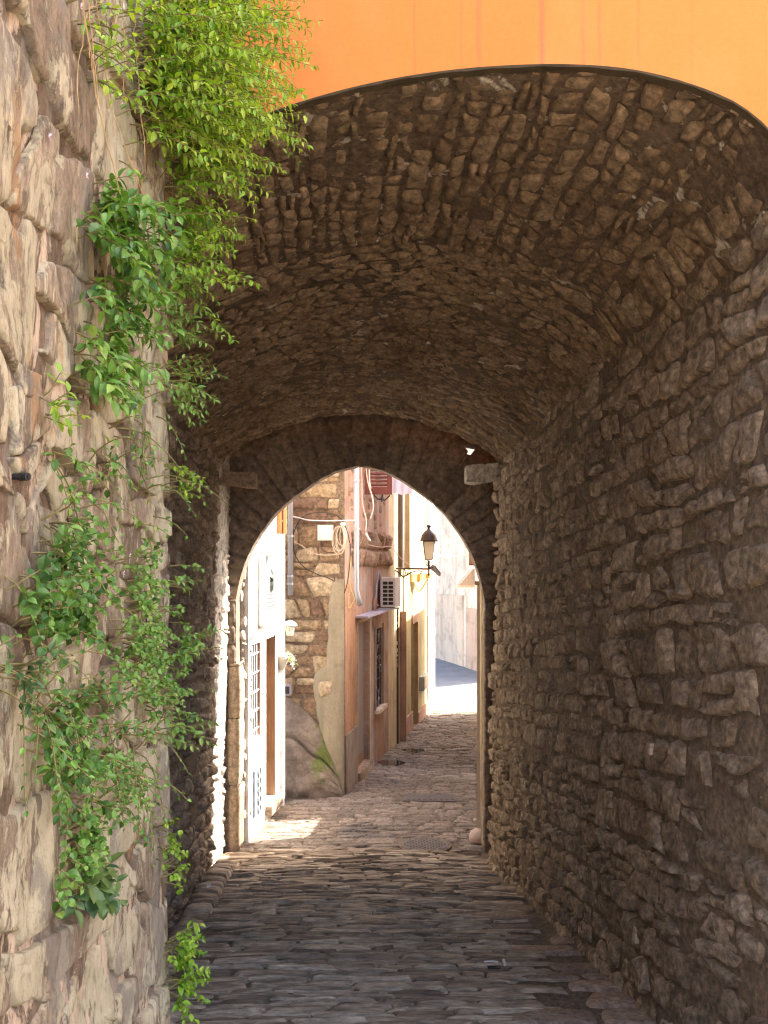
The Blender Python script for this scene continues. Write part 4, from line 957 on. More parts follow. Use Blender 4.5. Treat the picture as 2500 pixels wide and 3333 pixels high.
# ------------------------------------------------------------------ cream house strip + black pipe
F4 = Frame(.064, 14.12, .262, 15.1)
chs = thing('cream_house', (.15, 14.6, float(zg(14.6))), 'narrow cream plastered house strip behind the air conditioning unit', 'house')
mb = MB(); facade(mb, F4, 0, F4.L, float(zg(14.6)) - .2, 5); mb.put('wall', M['cream_plaster'], chs)
MB().fbox(F4, F4.L * .1, F4.L * .9, 3.2, 3.3, .002, .05).put('ledge', M['beige_plaster'], chs)
BD = 14.75; bx0, _, _ = px3(1290, 0, BD)
bp = thing('black_pipe', (bx0, BD, float(zg(BD))), 'black vertical cable duct with white stickers by the cream house', 'pipe')
MB().box(bx0 - .04, bx0 + .035, BD, BD + .06, float(zg(BD)), px3(0, 1984, BD)[2]).put('duct', M['iron'], bp)
for k, (py, h_, w_, mt) in enumerate(((2006, 5, .010, 'sticker'), (2028, 7, .018, 'sticker'), (2043, 4, .012, 'sticker'), (2093, 12, .026, 'sticker'), (2117, 13, .028, 'sticker'), (2133, 6, .028, 'sticker'), (2149, 8, .024, 'cap_green'), (2164, 14, .028, 'sticker_pink'))):
    x = bx0 - .002 + (.008 if k < 3 else -.004); z = px3(0, py, BD)[2]; hh = h_ / F * BD / 2
    MB().box(x - w_, x + w_, BD - .0035, BD - .001, z - hh, z + hh).put('sticker', M[mt], bp)
# white wire duct up the beige pier
F5 = Frame(.262, 15.12, .795, 18.3)
yh = thing('yellow_house', (.5, 16.7, float(zg(16.7))), 'olive yellow house front with narrow brown doors and a beige upper pier', 'house')
g5 = float(zg(17)) - .2
e0, et = F5.at(1341, 2032); e1, _ = F5.at(1357, 2022); eb = F5.at(1341, 2378)[1]
k0, kt = F5.at(1391, 2005); k1, _ = F5.at(1399, 2000); kb = F5.at(1391, 2200)[1]
mb = MB(); facade(mb, F5, 0, F5.L, g5, 4.4, [(e0, e1, eb, et, .08), (k0, k1, kb, kt, .05)]); mb.put('wall', M['olive_plaster'], yh)
MB().fbox(F5, e0, e1, eb, et, -.10, -.078).put('door', M['door_brown'], yh)
MB().fbox(F5, e0 - .02, e1 + .02, eb - .12, eb - .002, -.25, .06).put('doorstep', M['far_plaster'], yh)
MB().fbox(F5, k0, k1, kb, kt, -.07, -.048).put('window', M['door_tan'], yh)
MB().fbox(F5, 0, e0 - .06, g5, F5.at(1325, 2330)[1], .002, .03).fbox(F5, e1 + .06, F5.L, g5, F5.at(1375, 2300)[1], .002, .03).put('plinth', M['pinkbrown'], yh)
MB().fbox(F5, e0 - .06, e0 - .004, eb, et + .06, .002, .02).fbox(F5, e1 + .004, e1 + .06, eb, et + .06, .002, .02).fbox(F5, e0 - .06, e1 + .06, et + .004, et + .16, .0022, .0202).put('door_surround', M['pinkbrown'], yh)
FP = Frame(px3(1303, 0, 15.0)[0], 15.0, px3(1323, 0, 15.0)[0], 15.0)
MB().fbox(FP, 0, FP.L, g5, px3(0, 1990, 15)[2], -.2, .0).put('pilaster', M['pinkbrown'], yh)
FP2 = Frame(px3(1274, 0, 14.9)[0], 14.9, px3(1334, 0, 14.9)[0], 14.9)
up = MB().fbox(FP2, 0, FP2.L * .40, px3(0, 1850, 14.9)[2], 4.6, -.3, 0).put('upper_pier', M['beige_plaster'], yh)
MB().fbox(FP2, FP2.L * .40, FP2.L * .64, px3(0, 1850, 14.9)[2], 4.6, -.3, -.05).put('upper_pier', M['grey_render'], yh, label='recessed grey-brown strip of the upper pier')
MB().fbox(FP2, FP2.L * .64, FP2.L, px3(0, 1850, 14.9)[2], 4.6, -.3, .001).put('upper_pier', M['beige_plaster'], yh)
x13 = px3(1313, 0, 14.8)
pipe([px3(1313, 1560, 14.8), px3(1313, 1990, 14.8)], .011, 'wire_conduit', 'thin white conduit running down past the street lamp bracket', mat='white_metal', clips=[px3(1313, 1780, 14.8), px3(1313, 1850, 14.8)])
# small meter cabinet by the far doors
mc = thing('meter_box', F5.P(F5.a(1392), F5.at(1392, 2260)[1], 0), 'pale green meter cabinet low on the yellow house near the bright crossing', 'cabinet')
a_m, zt_m = F5.at(1383, 2204, .1); _, zb_m = F5.at(1383, 2250, .1); a_m1 = F5.a(1398, .1)
MB().fbox(F5, a_m, a_m1, zb_m, zt_m, .002, .09).put('body', M['cap_green'], mc); MB().fbox(F5, a_m + .02, a_m1 - .02, zb_m + .02, zt_m - .02, .091, .096).put('door', M['far_plaster'], mc)

# yellow awning cloth with a hanging loop
AY = 16.0
aw = thing('awning', px3(1370, 1885, AY), 'sagging yellow awning cloth below the street lamp arm', 'awning')
us_ = np.linspace(0, 1, 26); vs2 = np.linspace(0, 1, 8); UU, VV = np.meshgrid(us_, vs2)
pxs = 1322 + (1411 - 1322) * UU; low = np.interp(UU, [0, .12, .3, .42, .55, .75, 1], [1882, 1893, 1893, 1896, 1888, 1884, 1880]) + 2 * np.sin(UU * 30)
pys = 1866 + (low - 1866) * VV - 0 * UU
dy = AY - .45 * (1 - VV) * 0 + .5 * UU
X_ = stack((pxs - 1250) / F * dy, dy + .02 * np.sin(UU * 20), 1.6 - (pys - 1800) / F * dy)
part('valance', X_.reshape(-1, 3), quads_idx(8, 26), M['yellow_cloth'], aw, smooth=True)
pys = 1848 + (1866 - 1848) * VV
X_ = stack((pxs - 1250) / F * dy, dy + .02 + .25 * (1 - VV), 1.6 - (pys - 1800) / F * dy)
part('cover', X_.reshape(-1, 3), quads_idx(8, 26), M['salmon_cloth'], aw, smooth=True)
pts = [px3(*q, 16.2) for q in ((1346, 1892), (1352, 1908), (1360, 1922), (1366, 1924), (1374, 1915), (1385, 1895), (1391, 1884))]
MB().tube(pts, .012, 6).put('hanging_strap', M['yellow_cloth'], aw)

# ------------------------------------------------------------------ street lantern
LD = 14.6
def lp(px, py, d=LD): return Vector(px3(px, py, d))
sl_ = thing('street_lantern', tuple(lp(1396, 1850)), 'old iron street lantern with tapered glass on a scrolled arm', 'street lamp')
u = LD / F
c0 = lp(1396, 1826)
MB().lathe(tuple(lp(1396, 1822)), [(15 * u, 0), (16.5 * u, 1 * u), (25 * u, 59 * u), (24 * u, 60 * u)], 4, sq=True).put('glass', M['milk_glass'], sl_)
mk = MB()
for j in range(4):
    w = math.pi * 2 * (j + .5) / 4; mk.tube([lp(1396, 1822) + Vector((16.5 * u * math.cos(w), 16.5 * u * math.sin(w), 0)), lp(1396, 1762) + Vector((26 * u * math.cos(w), 26 * u * math.sin(w), 0))], 1.3 * u, 6)
for py, r in ((1822, 17), (1762, 27)):
    mk.tube([lp(1396, py) + Vector((r * u * math.cos(w), r * u * math.sin(w), 0)) for w in [math.pi / 4 + k * math.pi / 2 for k in range(5)]], 1.6 * u, 6)
mk.put('frame', M['lamp_iron'], sl_)
MB().lathe(tuple(lp(1396, 1762)), [(30 * u, 0), (28 * u, 4 * u), (24 * u, 20 * u), (14 * u, 33 * u), (6 * u, 38 * u), (4 * u, 44 * u), (8 * u, 48 * u), (8 * u, 52 * u), (3 * u, 54 * u)], 14).put('hood', M['lamp_iron'], sl_, smooth=True)
MB().tube([lp(1396, 1874), lp(1396, 1824)], [3 * u, 4 * u], 8).tube([lp(1383, 1826), lp(1388, 1838), lp(1395, 1842)], 1.4 * u, 5).tube([lp(1409, 1826), lp(1404, 1838), lp(1397, 1842)], 1.4 * u, 5).put('stem', M['lamp_iron'], sl_)
MB().tube([lp(1264, 1850, LD + .1), lp(1398, 1852)], 3.4 * u, 8).put('arm', M['lamp_iron'], sl_)
mk = MB()
mk.tube([lp(1322, 1874), lp(1336, 1864), lp(1352, 1859), lp(1366, 1858), lp(1374, 1861), (lp(1372, 1866)), lp(1367, 1865)], 2.7 * u, 6)
mk.tube([lp(1268, 1872), lp(1275, 1860), lp(1285, 1856), lp(1296, 1862), lp(1306, 1872), lp(1315, 1880)], 2.7 * u, 6)
mk.tube([lp(1316, 1852), lp(1320, 1864), lp(1316, 1880)], 2.0 * u, 6); mk.tube([lp(1330, 1860), lp(1324, 1870), lp(1318, 1876)], 1.6 * u, 6)
mk.put('scroll', M['lamp_iron'], sl_)
fl = thing('floodlight', tuple(lp(1420, 1852)), 'small silver floodlight tilted down at the lamp arm end', 'floodlight')
a_, b_ = lp(1408, 1838), lp(1436, 1872); dr_ = (b_ - a_).normalized(); sd = Vector((dr_.z, 0, -dr_.x)); bk = Vector((0, .14, 0))
MB().hexa([a_ - sd * .01, b_ - sd * .0, b_ - sd * .0 + bk, a_ - sd * .01 + bk, a_ + sd * .075, b_ + sd * .03, b_ + sd * .03 + bk, a_ + sd * .075 + bk]).put('housing', M['steel'], fl)
MB().hexa([a_ - sd * .012 + dr_ * .02, b_ - sd * .002 - dr_ * .02, b_ - sd * .002 - dr_ * .02 + bk * .9, a_ - sd * .012 + dr_ * .02 + bk * .9, a_ - sd * .02 + dr_ * .02, b_ - sd * .015 - dr_ * .02, b_ - sd * .015 - dr_ * .02 + bk * .9, a_ - sd * .02 + dr_ * .02 + bk * .9]).put('lens', M['iron'], fl)
MB().tube([lp(1398, 1852), lp(1410, 1846)], 1.5 * u, 6).put('bracket', M['lamp_iron'], fl)

# ------------------------------------------------------------------ cables and boxes on the stone house
def cable(pts, r, label, mat, d=None, cat='cable', group=None, name='cable'):
    P_ = [Vector(px3(*p[:2], p[2] if len(p) > 2 else d)) for p in pts]
    # catmull rom
    out = []
    for i in range(len(P_) - 1):
        p0, p1, p2, p3 = P_[max(i - 1, 0)], P_[i], P_[i + 1], P_[min(i + 2, len(P_) - 1)]
        for k in range(5):
            t = k / 5; out.append(.5 * ((2 * p1) + (p2 - p0) * t + (2 * p0 - 5 * p1 + 4 * p2 - p3) * t * t + (-p0 + 3 * p1 - 3 * p2 + p3) * t ** 3))
    out.append(P_[-1]); mk = MB().tube(out, r, 6); o = mk.put(name, M[mat], None, smooth=True); tag(o, label, cat, group); return o
CD = 10.95
cable([(958, 1800), (955, 1760), (958, 1730), (975, 1695), (1000, 1675), (1040, 1668), (1085, 1673), (1115, 1695), (1132, 1735), (1138, 1768)], .006, 'black cable arching over the white junction box', 'cable_black', CD)
cable([(955, 1720, CD), (955, 1780), (965, 1815), (990, 1846), (1030, 1868), (1065, 1880), (1090, 1892)], .006, 'black cable sagging down to the cement render edge', 'cable_black', CD)
cable([(955, 1764), (980, 1775), (1010, 1797), (1045, 1806), (1080, 1806), (1105, 1803)], .005, 'cream cable running from the downpipe to the coiled cables', 'cable_cream', CD)
co = thing('cable_coil', px3(1118, 1705, CD), 'bunch of coiled cream cables hanging beside the junction box', 'cable coil')
r = random.Random(11)
for k in range(7):
    cx_ = 1110 + r.uniform(-8, 8); w_ = r.uniform(7, 22); y1_ = 1770 + r.uniform(0, 36); pts = []
    for w in np.linspace(0, 2 * math.pi, 15): pts.append(px3(cx_ + w_ * math.sin(w), 1712 + (y1_ - 1712) * (.5 - .5 * math.cos(w)), CD - .01 * k - .01))
    MB().tube(pts, .0042, 5, False).put('loop', M['cable_cream'], co, smooth=True)
MB().lathe(px3(1117, 1712, CD - .03), [(.015, 0), (.03, .01), (.03, .03), (.01, .04)], 10).put('hook', M['white_plastic'], co)
jb = thing('junction_box', px3(1060, 1760, CD), 'square white plastic junction box on the stone house', 'junction box')
FJ = Frame(px3(1035, 0, CD + .05)[0], CD + .05, px3(1085, 0, CD + .05)[0], CD + .05)
MB().fbox(FJ, 0, FJ.L, px3(0, 1759, CD + .05)[2], px3(0, 1709, CD + .05)[2], 0, .06).put('body', M['white_plastic'], jb)
MB().fbox(FJ, .012, FJ.L - .012, px3(0, 1755, CD + .05)[2], px3(0, 1713, CD + .05)[2], .061, .068).put('lid', M['white_plastic'], jb)
cable([(1045, 1760), (1046, 1785), (1062, 1797), (1085, 1798), (1105, 1788)], .005, 'short dark cable looping under the junction box', 'cable_black', CD)
cable([(952, 1681), (975, 1686), (1005, 1693), (1060, 1695), (1120, 1694), (1156, 1694)], .008, 'thin white conduit crossing the stone house between the downpipes', 'white_metal', CD, name='conduit', cat='conduit')
bd = thing('dark_box', px3(932, 2245, 10.9), 'small dark utility box in the corner above the mauve buttress', 'utility box')
MB().box(px3(922, 0, 10.9)[0], px3(946, 0, 10.9)[0], 10.9, 11.03, px3(0, 2262, 10.9)[2], px3(0, 2231, 10.9)[2]).put('body', M['lilac'], bd)
MB().box(px3(926, 0, 10.9)[0], px3(942, 0, 10.9)[0], 10.894, 10.899, px3(0, 2258, 10.9)[2], px3(0, 2235, 10.9)[2]).put('lid', M['iron'], bd)
for k, pts in enumerate((((1176, 1505), (1178, 1560), (1180, 1640), (1192, 1690), (1190, 1730)), ((1190, 1508), (1198, 1570), (1212, 1620), (1215, 1655), (1205, 1690)), ((1202, 1515), (1203, 1570), (1208, 1590)))):
    cable(pts, .007, ('salmon cable dropping beside the pale downpipe', 'salmon cable looping in front of the dark red shutter', 'short salmon cable at the left edge of the dark red shutter')[k], 'cable_pink', 11.0)
cable([(1172, 1766), (1200, 1774), (1240, 1781), (1268, 1778), (1282, 1790), (1300, 1812), (1330, 1838)], .006, 'twisted grey cable along the rough stone cornice to the lamp arm', 'cable_pink', 12.4)
cable([(1190, 1735), (1198, 1750), (1205, 1760)], .012, 'frayed cable end hanging by the downpipe', 'cable_pink', 11.0)
cable([(1140, 1770), (1139, 1830), (1130, 1900), (1121, 1930)], .006, 'dark cable down the house corner left of the pale downpipe', 'cable_black', 11.05)
cable([(1143, 1810), (1140, 1900), (1150, 1935), (1154, 1948), (1145, 1968), (1136, 1978), (1137, 1930)], .006, 'yellowish cable ending in a loop at the downpipe foot', 'yellow_pipe', 11.0)
cable([(1400, 1787, 19.0), (1440, 1789, 20), (1490, 1788, 21), (1560, 1782, 22)], .008, 'upper thin overhead wire before the pale far house', 'cable_cream')
cable([(1400, 1809, 19.0), (1440, 1811, 20), (1490, 1809, 21), (1560, 1803, 22)], .008, 'lower thin overhead wire before the pale far house', 'cable_cream')

# ------------------------------------------------------------------ white corner house and far house
F6 = Frame(.838, 18.55, 1.02, 19.7)
wc = thing('white_corner_house', (.95, 19, float(zg(19))), 'blazing white sunlit house corner at the end of the lane', 'house')
n0, nt_ = F6.at(1401, 1896); n1, _ = F6.at(1406, 1896)
mb = MB(); facade(mb, F6, 0, F6.L, float(zg(19)) - .3, 6); mb.put('wall', M['white_plaster'], wc)
MB().fbox(F6, F6.a(1404), F6.a(1408), F6.at(1404, 1935)[1], F6.at(1404, 1890)[1], .002, .02).put('notice', M['plaque'], wc)
F6b = Frame(px3(1322, 0, 18.9)[0], 18.9, px3(1400, 0, 18.9)[0], 18.9)
F7 = Frame(1.08, 23.9, 2.62, 21.1)
fh = thing('far_house', (1.9, 22.5, float(zg(22.5))), 'pale plastered house with stone foot across the bright crossing', 'house')
g7 = float(zg(22)) - .5
mb = MB(); facade(mb, F7, -.8, F7.L, g7, 7.5); mb.put('wall', M['far_plaster'], fh)
band = F7.at(1480, 1936)[1]
MB().fbox(F7, -.8, F7.a(1512), g7, band, .004, .05).put('stone_foot', M['far_stone'], fh)
MB().fbox(F7, F7.a(1522), F7.L, g7, band - .28, .004, .045).put('peach_panel', M['far_peach'], fh)
MB().fbox(F7, F7.a(1512) + .004, F7.a(1522) - .004, g7, band - .004, .004, .03).put('pilaster', M['far_plaster'], fh)
# porch roof (grey wedge) and shutter to its upper right
pr = thing('porch_roof', px3(1520, 1905, 19.5), 'small grey wedge shaped porch roof in front of the pale far house', 'porch roof')
P_ = [px3(1492, 1907, 19.5), px3(1546, 1906, 19.5), px3(1546, 1852, 19.5), px3(1540, 1852, 19.5)]
V = [Vector(p) for p in P_] + [Vector(p) + Vector((0, .5, 0)) for p in P_]
part('wedge', V, [(0, 1, 2, 3), (7, 6, 5, 4), (0, 4, 5, 1), (1, 5, 6, 2), (2, 6, 7, 3), (3, 7, 4, 0)], M['grey_render'], pr)
MB().box(px3(1488, 0, 19.45)[0], px3(1548, 0, 19.45)[0], 19.45, 20.0, px3(0, 1912, 19.45)[2], px3(0, 1906.5, 19.45)[2]).put('fascia', M['beige_plaster'], pr)
s3 = thing('window_shutter', px3(1540, 1840, 12.6), 'reddish shutter edge showing beside the right curve of the arch', 'shutter')
MB().box(px3(1527, 0, 12.7)[0], px3(1572, 0, 12.7)[0], 12.7, 12.74, px3(0, 1840, 12.7)[2], px3(0, 1740, 12.7)[2]).put('board', M['pinkbrown'], s3)
MB().box(px3(1527, 0, 12.7)[0], px3(1572, 0, 12.7)[0], 12.68, 12.699, px3(0, 1840, 12.7)[2], px3(0, 1836, 12.7)[2]).put('edge', M['door_brown'], s3)

# ------------------------------------------------------------------ right hand side beyond the gateway
rwall = thing('garden_wall', (.95, 10.5, float(zg(10))), 'pale rendered wall edge just behind the right gateway jamb', 'wall')
FR_ = Frame(1.24, 12.0, .862, 9.12)
mb = MB()
for a0_, a1_, top_ in ((0, 1.10, 1.30), (1.104, 1.964, .72), (1.968, FR_.L, 1.30)):
    mb.fbox(FR_, a0_, a1_, float(zg(10)) - .3, top_, -.30, 0)  # middle stretch lowered out of view so sun reaches the left lane edge
mb.put('wall', M['pale_render'], rwall)
for a0_, a1_, top_ in ((-.02, 1.10, 1.302), (1.97, FR_.L + .004, 1.302)): MB().fbox(FR_, a0_, a1_, top_, top_ + .038, -.32, .02).put('coping', M['jamb_stone'], rwall, tone=.7)
xP = px3(1569, 0, 9.1)[0]
pipe([(xP, 9.09, px3(0, 1800, 9.09)[2]), (xP, 9.09, px3(0, 2190, 9.09)[2]), (xP, 9.09, px3(0, 2660, 9.09)[2])], .016, 'yellow_pipe', 'cream yellow drainpipe right behind the gateway jamb', mat='yellow_pipe', clips=[(xP, 9.09, px3(0, 2172, 9.09)[2])])
Fb = Frame(1.84, 15.3, 1.40, 12.35)  # unseen from the camera; length and height set to shade the terracotta house
tb = thing('unseen_tall_house', (1.9, 14.5, float(zg(14))), 'unseen tall house behind the gateway, sized to shade the lane fronts opposite', 'house')
mb = MB(); facade(mb, Fb, 0, Fb.L, float(zg(14)) - .3, 6.6); mb.put('wall', M['beige_plaster'], tb)
Fc2 = Frame(2.32, 18.7, 1.86, 15.35)  # unseen block added so shade covers the lower yellow house front
lb_ = thing('unseen_low_house', (2.1, 17, float(zg(17))), 'unseen lower house on the right of the lane, added to shade the yellow house', 'house')
mb = MB(); facade(mb, Fc2, 0, Fc2.L, float(zg(17)) - .3, 2.25); mb.put('wall', M['beige_plaster'], lb_)
bs = thing('guard_stone', px3(1548, 2745, 9.0), 'rounded pinkish guard stone at the wall foot by the right gateway jamb', 'guard stone')
cx_, cy_, cz_ = px3(1553, 2719, 9.12); prof = [(.004, -.088)] + [(.085 * math.sin(a), -.085 * math.cos(a) * 1.05) for a in np.linspace(.25, 2.9, 12)]
_b = MB().lathe((cx_ - .0, cy_, cz_), prof, 18); _v = np.array(_b.V); _c = np.array([cx_, cy_, cz_])
_v = _c + (_v - _c) * (1 + .16 * fbm(_v * 9, 3, 55))[:, None] * np.array([1, 1, .88]) + np.array([.012, 0, -.012]); part('boss', _v, _b.F, M['pink_stone'], bs, smooth=True)
MB().lathe((cx_ + .01, cy_, float(zg(9.1))), [(.06, 0), (.055, .02), (.03, .05)], 14).put('foot', M['jamb_stone'], bs, tone=.6)

# ------------------------------------------------------------------ covers, puddles, small things on the ground
mz = float(surf_pave(manh[0], manh[1], 0)[2]) + .012
mc_ = thing('manhole_cover', (manh[0], manh[1], mz), 'round cast iron manhole cover in the lane just past the gateway', 'manhole cover')
MB().lathe((manh[0], manh[1], mz - .03), [(.215, 0), (.215, .032), (.20, .034), (.002, .034)], 32).put('plate', M['manhole'], mc_)
mk = MB()
for i in range(-7, 8):
    for j in range(-7, 8):
        x, y = i * .026, j * .026
        if x * x + y * y < .185 ** 2 and (i + j) % 2 == 0: mk.box(manh[0] + x - .009, manh[0] + x + .009, manh[1] + y - .009, manh[1] + y + .009, mz + .003, mz + .009)
o_ = mk.put('stud', M['manhole'], mc_); o_.name = 'tread_pattern'; o_['kind'] = 'stuff'
MB().lathe((manh[0], manh[1], mz - .03), [(.245, 0), (.245, .028), (.216, .03), (.216, 0)], 32).put('rim', M['paving_joint'], mc_, tone=.6)
dz_ = float(surf_pave(drn[0], drn[1], 0)[2]) + .01
dc = thing('drain_cover', (drn[0], drn[1], dz_), 'dark rectangular drain cover set in the setts further up the lane', 'drain cover')
MB().hexa([(drn[0] - .30, drn[1] - .15, dz_ - .02), (drn[0] + .29, drn[1] - .17, dz_ - .02), (drn[0] + .30, drn[1] + .13, dz_ - .02), (drn[0] - .27, drn[1] + .14, dz_ - .02), (drn[0] - .30, drn[1] - .15, dz_ + .012), (drn[0] + .29, drn[1] - .17, dz_ + .012), (drn[0] + .30, drn[1] + .13, dz_ + .012), (drn[0] - .27, drn[1] + .14, dz_ + .012)]).put('plate', M['drain'], dc)
for k in range(9):
    MB().box(drn[0] - .25 + k * .06, drn[0] - .215 + k * .06, drn[1] - .12, drn[1] + .10, dz_ + .013, dz_ + .017).put('rib', M['drain'], dc)
def puddle(px, py, w, dlen, label):
    d = 10.; 
    for _ in range(30): d = (1.6 - float(zg(d))) / ((py - 1800) / F)
    x = (px - 1250) / F * d; n = 28; z = float(surf_pave(x, d, 0)[2]) + .014
    V = [(x, d, z)] + [(x + w * (1 + .3 * math.sin(3 * a + px)) * math.cos(a), d + dlen * (1 + .25 * math.sin(5 * a + py)) * math.sin(a), z) for a in np.linspace(0, 2 * math.pi, n, endpoint=False)]
    V = V + [(p[0], p[1], z - .012) for p in V[1:]]
    Fc = [(0, 1 + i, 1 + (i + 1) % n) for i in range(n)] + [(1 + i, 1 + n + i, 1 + n + (i + 1) % n, 1 + (i + 1) % n) for i in range(n)]
    o = part('puddle', V, Fc, M['puddle'], None); tag(o, label, 'puddle', None, 'structure'); del o['category']
puddle(1270, 2492, .16, .18, 'dark puddle by the terracotta house doorstep')
puddle(1345, 2449, .16, .13, 'dark puddle between the setts past the black duct')
# broken slot in the gutter with pale scraps
sd_ = thing('gutter_slot', px3(1610, 3092, 5.2), 'black broken slot in the gutter near the right wall', 'drain slot')
d5 = 5.26; x5 = px3(1612, 0, d5)[0]; z5 = float(surf_pave(x5, d5, 0)[2]) + .03
MB().box(x5 - .04, x5 + .03, d5 - .01, d5 + .02, z5 - .04, z5 - .014).put('opening', M['dark'], sd_)
MB().tube([(x5 - .055, d5 + .035, z5 + .002), (x5 - .01, d5 + .034, z5 + .004), (x5 + .02, d5 + .034, z5)], .004, 5).put('plastic_scrap', M['litter'], sd_)
MB().tube([(x5 + .052, d5 + .05, z5 + .004), (x5 + .05, d5 - .015, z5 + .004)], [.009, .006], 5).put('plastic_scrap', M['litter'], sd_)
lt = thing('litter_scrap', px3(672, 2908, 7.0), 'white scrap of paper on the left kerb', 'litter')
q = Vector(px3(672, 2905, 7.0)); q.z = float(zg(7.0)) + .09; q.x = -1.27
part('paper', [q, q + Vector((.03, .005, .02)), q + Vector((.04, .01, .0)), q + Vector((.015, -.01, -.01))], [(0, 1, 2, 3)], M['litter'], lt)
# bird-shaped lime mark and the pale drip on the right wall are left as paint splashes
for px, py, k, lb in ((2100, 3045, .028, 'whitish lime splash low on the right passage wall'), (2152, 2440, .018, 'small whitish drip mark in the middle of the right passage wall')):
    r_ = (px - 1250) / F; d = (.885 + .0977 * 8.2 + .04) / (r_ + .0977); x = r_ * d - .055; z = 1.6 - (py - 1800) / F * d
    prof = [(0, 1.6), (.5, .9), (.3, .4), (.9, -.2), (.8, -1.1), (.2, -1.5), (-.5, -1.1), (-.6, -.3), (-.3, .4), (-.5, 1.1)]
    V = [(x, d + a * k * 1.6, z + b * k) for a, b in prof]; V += [(x + .06, d + a * k * 1.6, z + b * k) for a, b in prof]; n = len(prof)
    part('lime_splash', V, [tuple(range(n))] + [(i, (i + 1) % n, n + (i + 1) % n, n + i) for i in range(n)], M['far_stone'], rw)

# ------------------------------------------------------------------ garden wall with plants, left foreground
XW = -.70; YE = 3.28
iw = thing('garden_wall', (XW, 2.4, float(zg(2.4))), 'tall pale flaking limewashed stone wall overgrown with plants on the left', 'wall')
def surf_ivy(d, v, h):
    x = XW + .022 * fbm(stack(d * 1.3, v * 1.0, 3.), 3, 101) - .10 * sm(YE - .10, YE + .03, d + 0 * v) ** 2
    return stack(x + h, d, zg(d) + v)
def hiv(U_, V_): return -.006 + .016 * fbm(stack(U_ * 4, V_ * 3, 1.), 3, 102) + .014 * fbm(stack(U_ * 18, V_ * 12, 2.), 4, 103)
sheet('mortar', np.arange(.4, YE + .04, .016), np.arange(-.3, 4.6, .02), surf_ivy, hiv, M['ivy_mortar'], iw, flip=True)
Qi = coursed(.5, YE - .01, -.2, 4.6, (.11, .30), (.13, .38), .014, .08, 1.9, seed=104, slant=.45, split=.25)
Qi[..., 0] = np.minimum(Qi[..., 0], YE + .005); Qi = Qi[(Qi[:, 1, 0] - Qi[:, 0, 0]) > .05]
E15 = np.linspace(0, 1, 15)
Xi = stones(Qi, surf_ivy, rng.uniform(.004, .014, len(Qi)), .012, .016, 105, tilt=.2, sfreq=7, jit=.05, rnd=.10, eu=np.concatenate([[0, .02], np.linspace(.06, .94, 17), [.98, 1]]), ev=np.concatenate([[0, .03], np.linspace(.08, .92, 12), [.97, 1]]), p=22, terr=.7, tstr=(1.6, .5))
place_stones(Xi, iw, M['ivy_stone'], T1(len(Xi), 105), flip=True)
mb = MB(); mb.box(-2.6, XW - .12, -2, YE, -.9, 4.7); mb.put('wall_core', M['ivy_mortar'], iw, tone=.4)
# iron bolt stub
bxp = thing('iron_bolt', px3(75, 1552, 1.9), 'black threaded iron stub sticking out of the pale wall', 'bolt')
r_ = (75 - 1250) / F; bd_ = (XW + .015) / r_; q = Vector(px3(75, 1552, bd_))
mk = MB(); mk.tube([q + Vector((-.05, 0, 0)), q + Vector((.014, -.005, 0))], .006, 10)
mk.put('shaft', M['bolt'], bxp)
for k in range(5): MB().tube([q + Vector((-.006 + k * .004, 0 - k * .0014, 0)), q + Vector((-.004 + k * .004, -.001 - k * .0014, 0))], .008, 10).put('thread', M['bolt'], bxp)

# ------------------------------------------------------------------ plants on the wall
TEMPL = {}
def leaf_template(kind):
    if kind == 'lance': ws = [(0, 0), (.18, .15), (.45, .25), (.75, .16), (1, 0)]
    elif kind == 'oval': ws = [(0, 0), (.15, .2), (.4, .32), (.72, .24), (1, 0)]
    else: ws = [(0, 0), (.1, .30), (.4, .48), (.7, .42), (.95, .12)]
    V = [(0, 0, 0)]; Fc = []
    rows = []
    for (t, w) in ws[1:-1]:
        zc = -.22 * t * t; i = len(V); V += [(-w, t, zc + w * .35), (0, t, zc), (w, t, zc + w * .35)]; rows.append(i)
    tip = len(V); V.append((0, 1, -.28))
    i = rows[0]; Fc += [(0, i + 1, i), (0, i + 2, i + 1)]
    for a, b in zip(rows[:-1], rows[1:]): Fc += [(a, a + 1, b + 1, b), (a + 1, a + 2, b + 2, b + 1)]
    i = rows[-1]; Fc += [(i, i + 1, tip), (i + 1, i + 2, tip)]
    return np.array(V, float), Fc
LT = {k: leaf_template(k) for k in ('lance', 'oval', 'round')}
LM = {}
def leaf_mesh(kind, mat, ti):
    key = (kind, mat, ti)
    if key not in LM: LM[key] = mesh_from('leaf', LT[kind][0], LT[kind][1], M[mat], tone=(ti + .5) / 6, smooth=False)
    return LM[key]
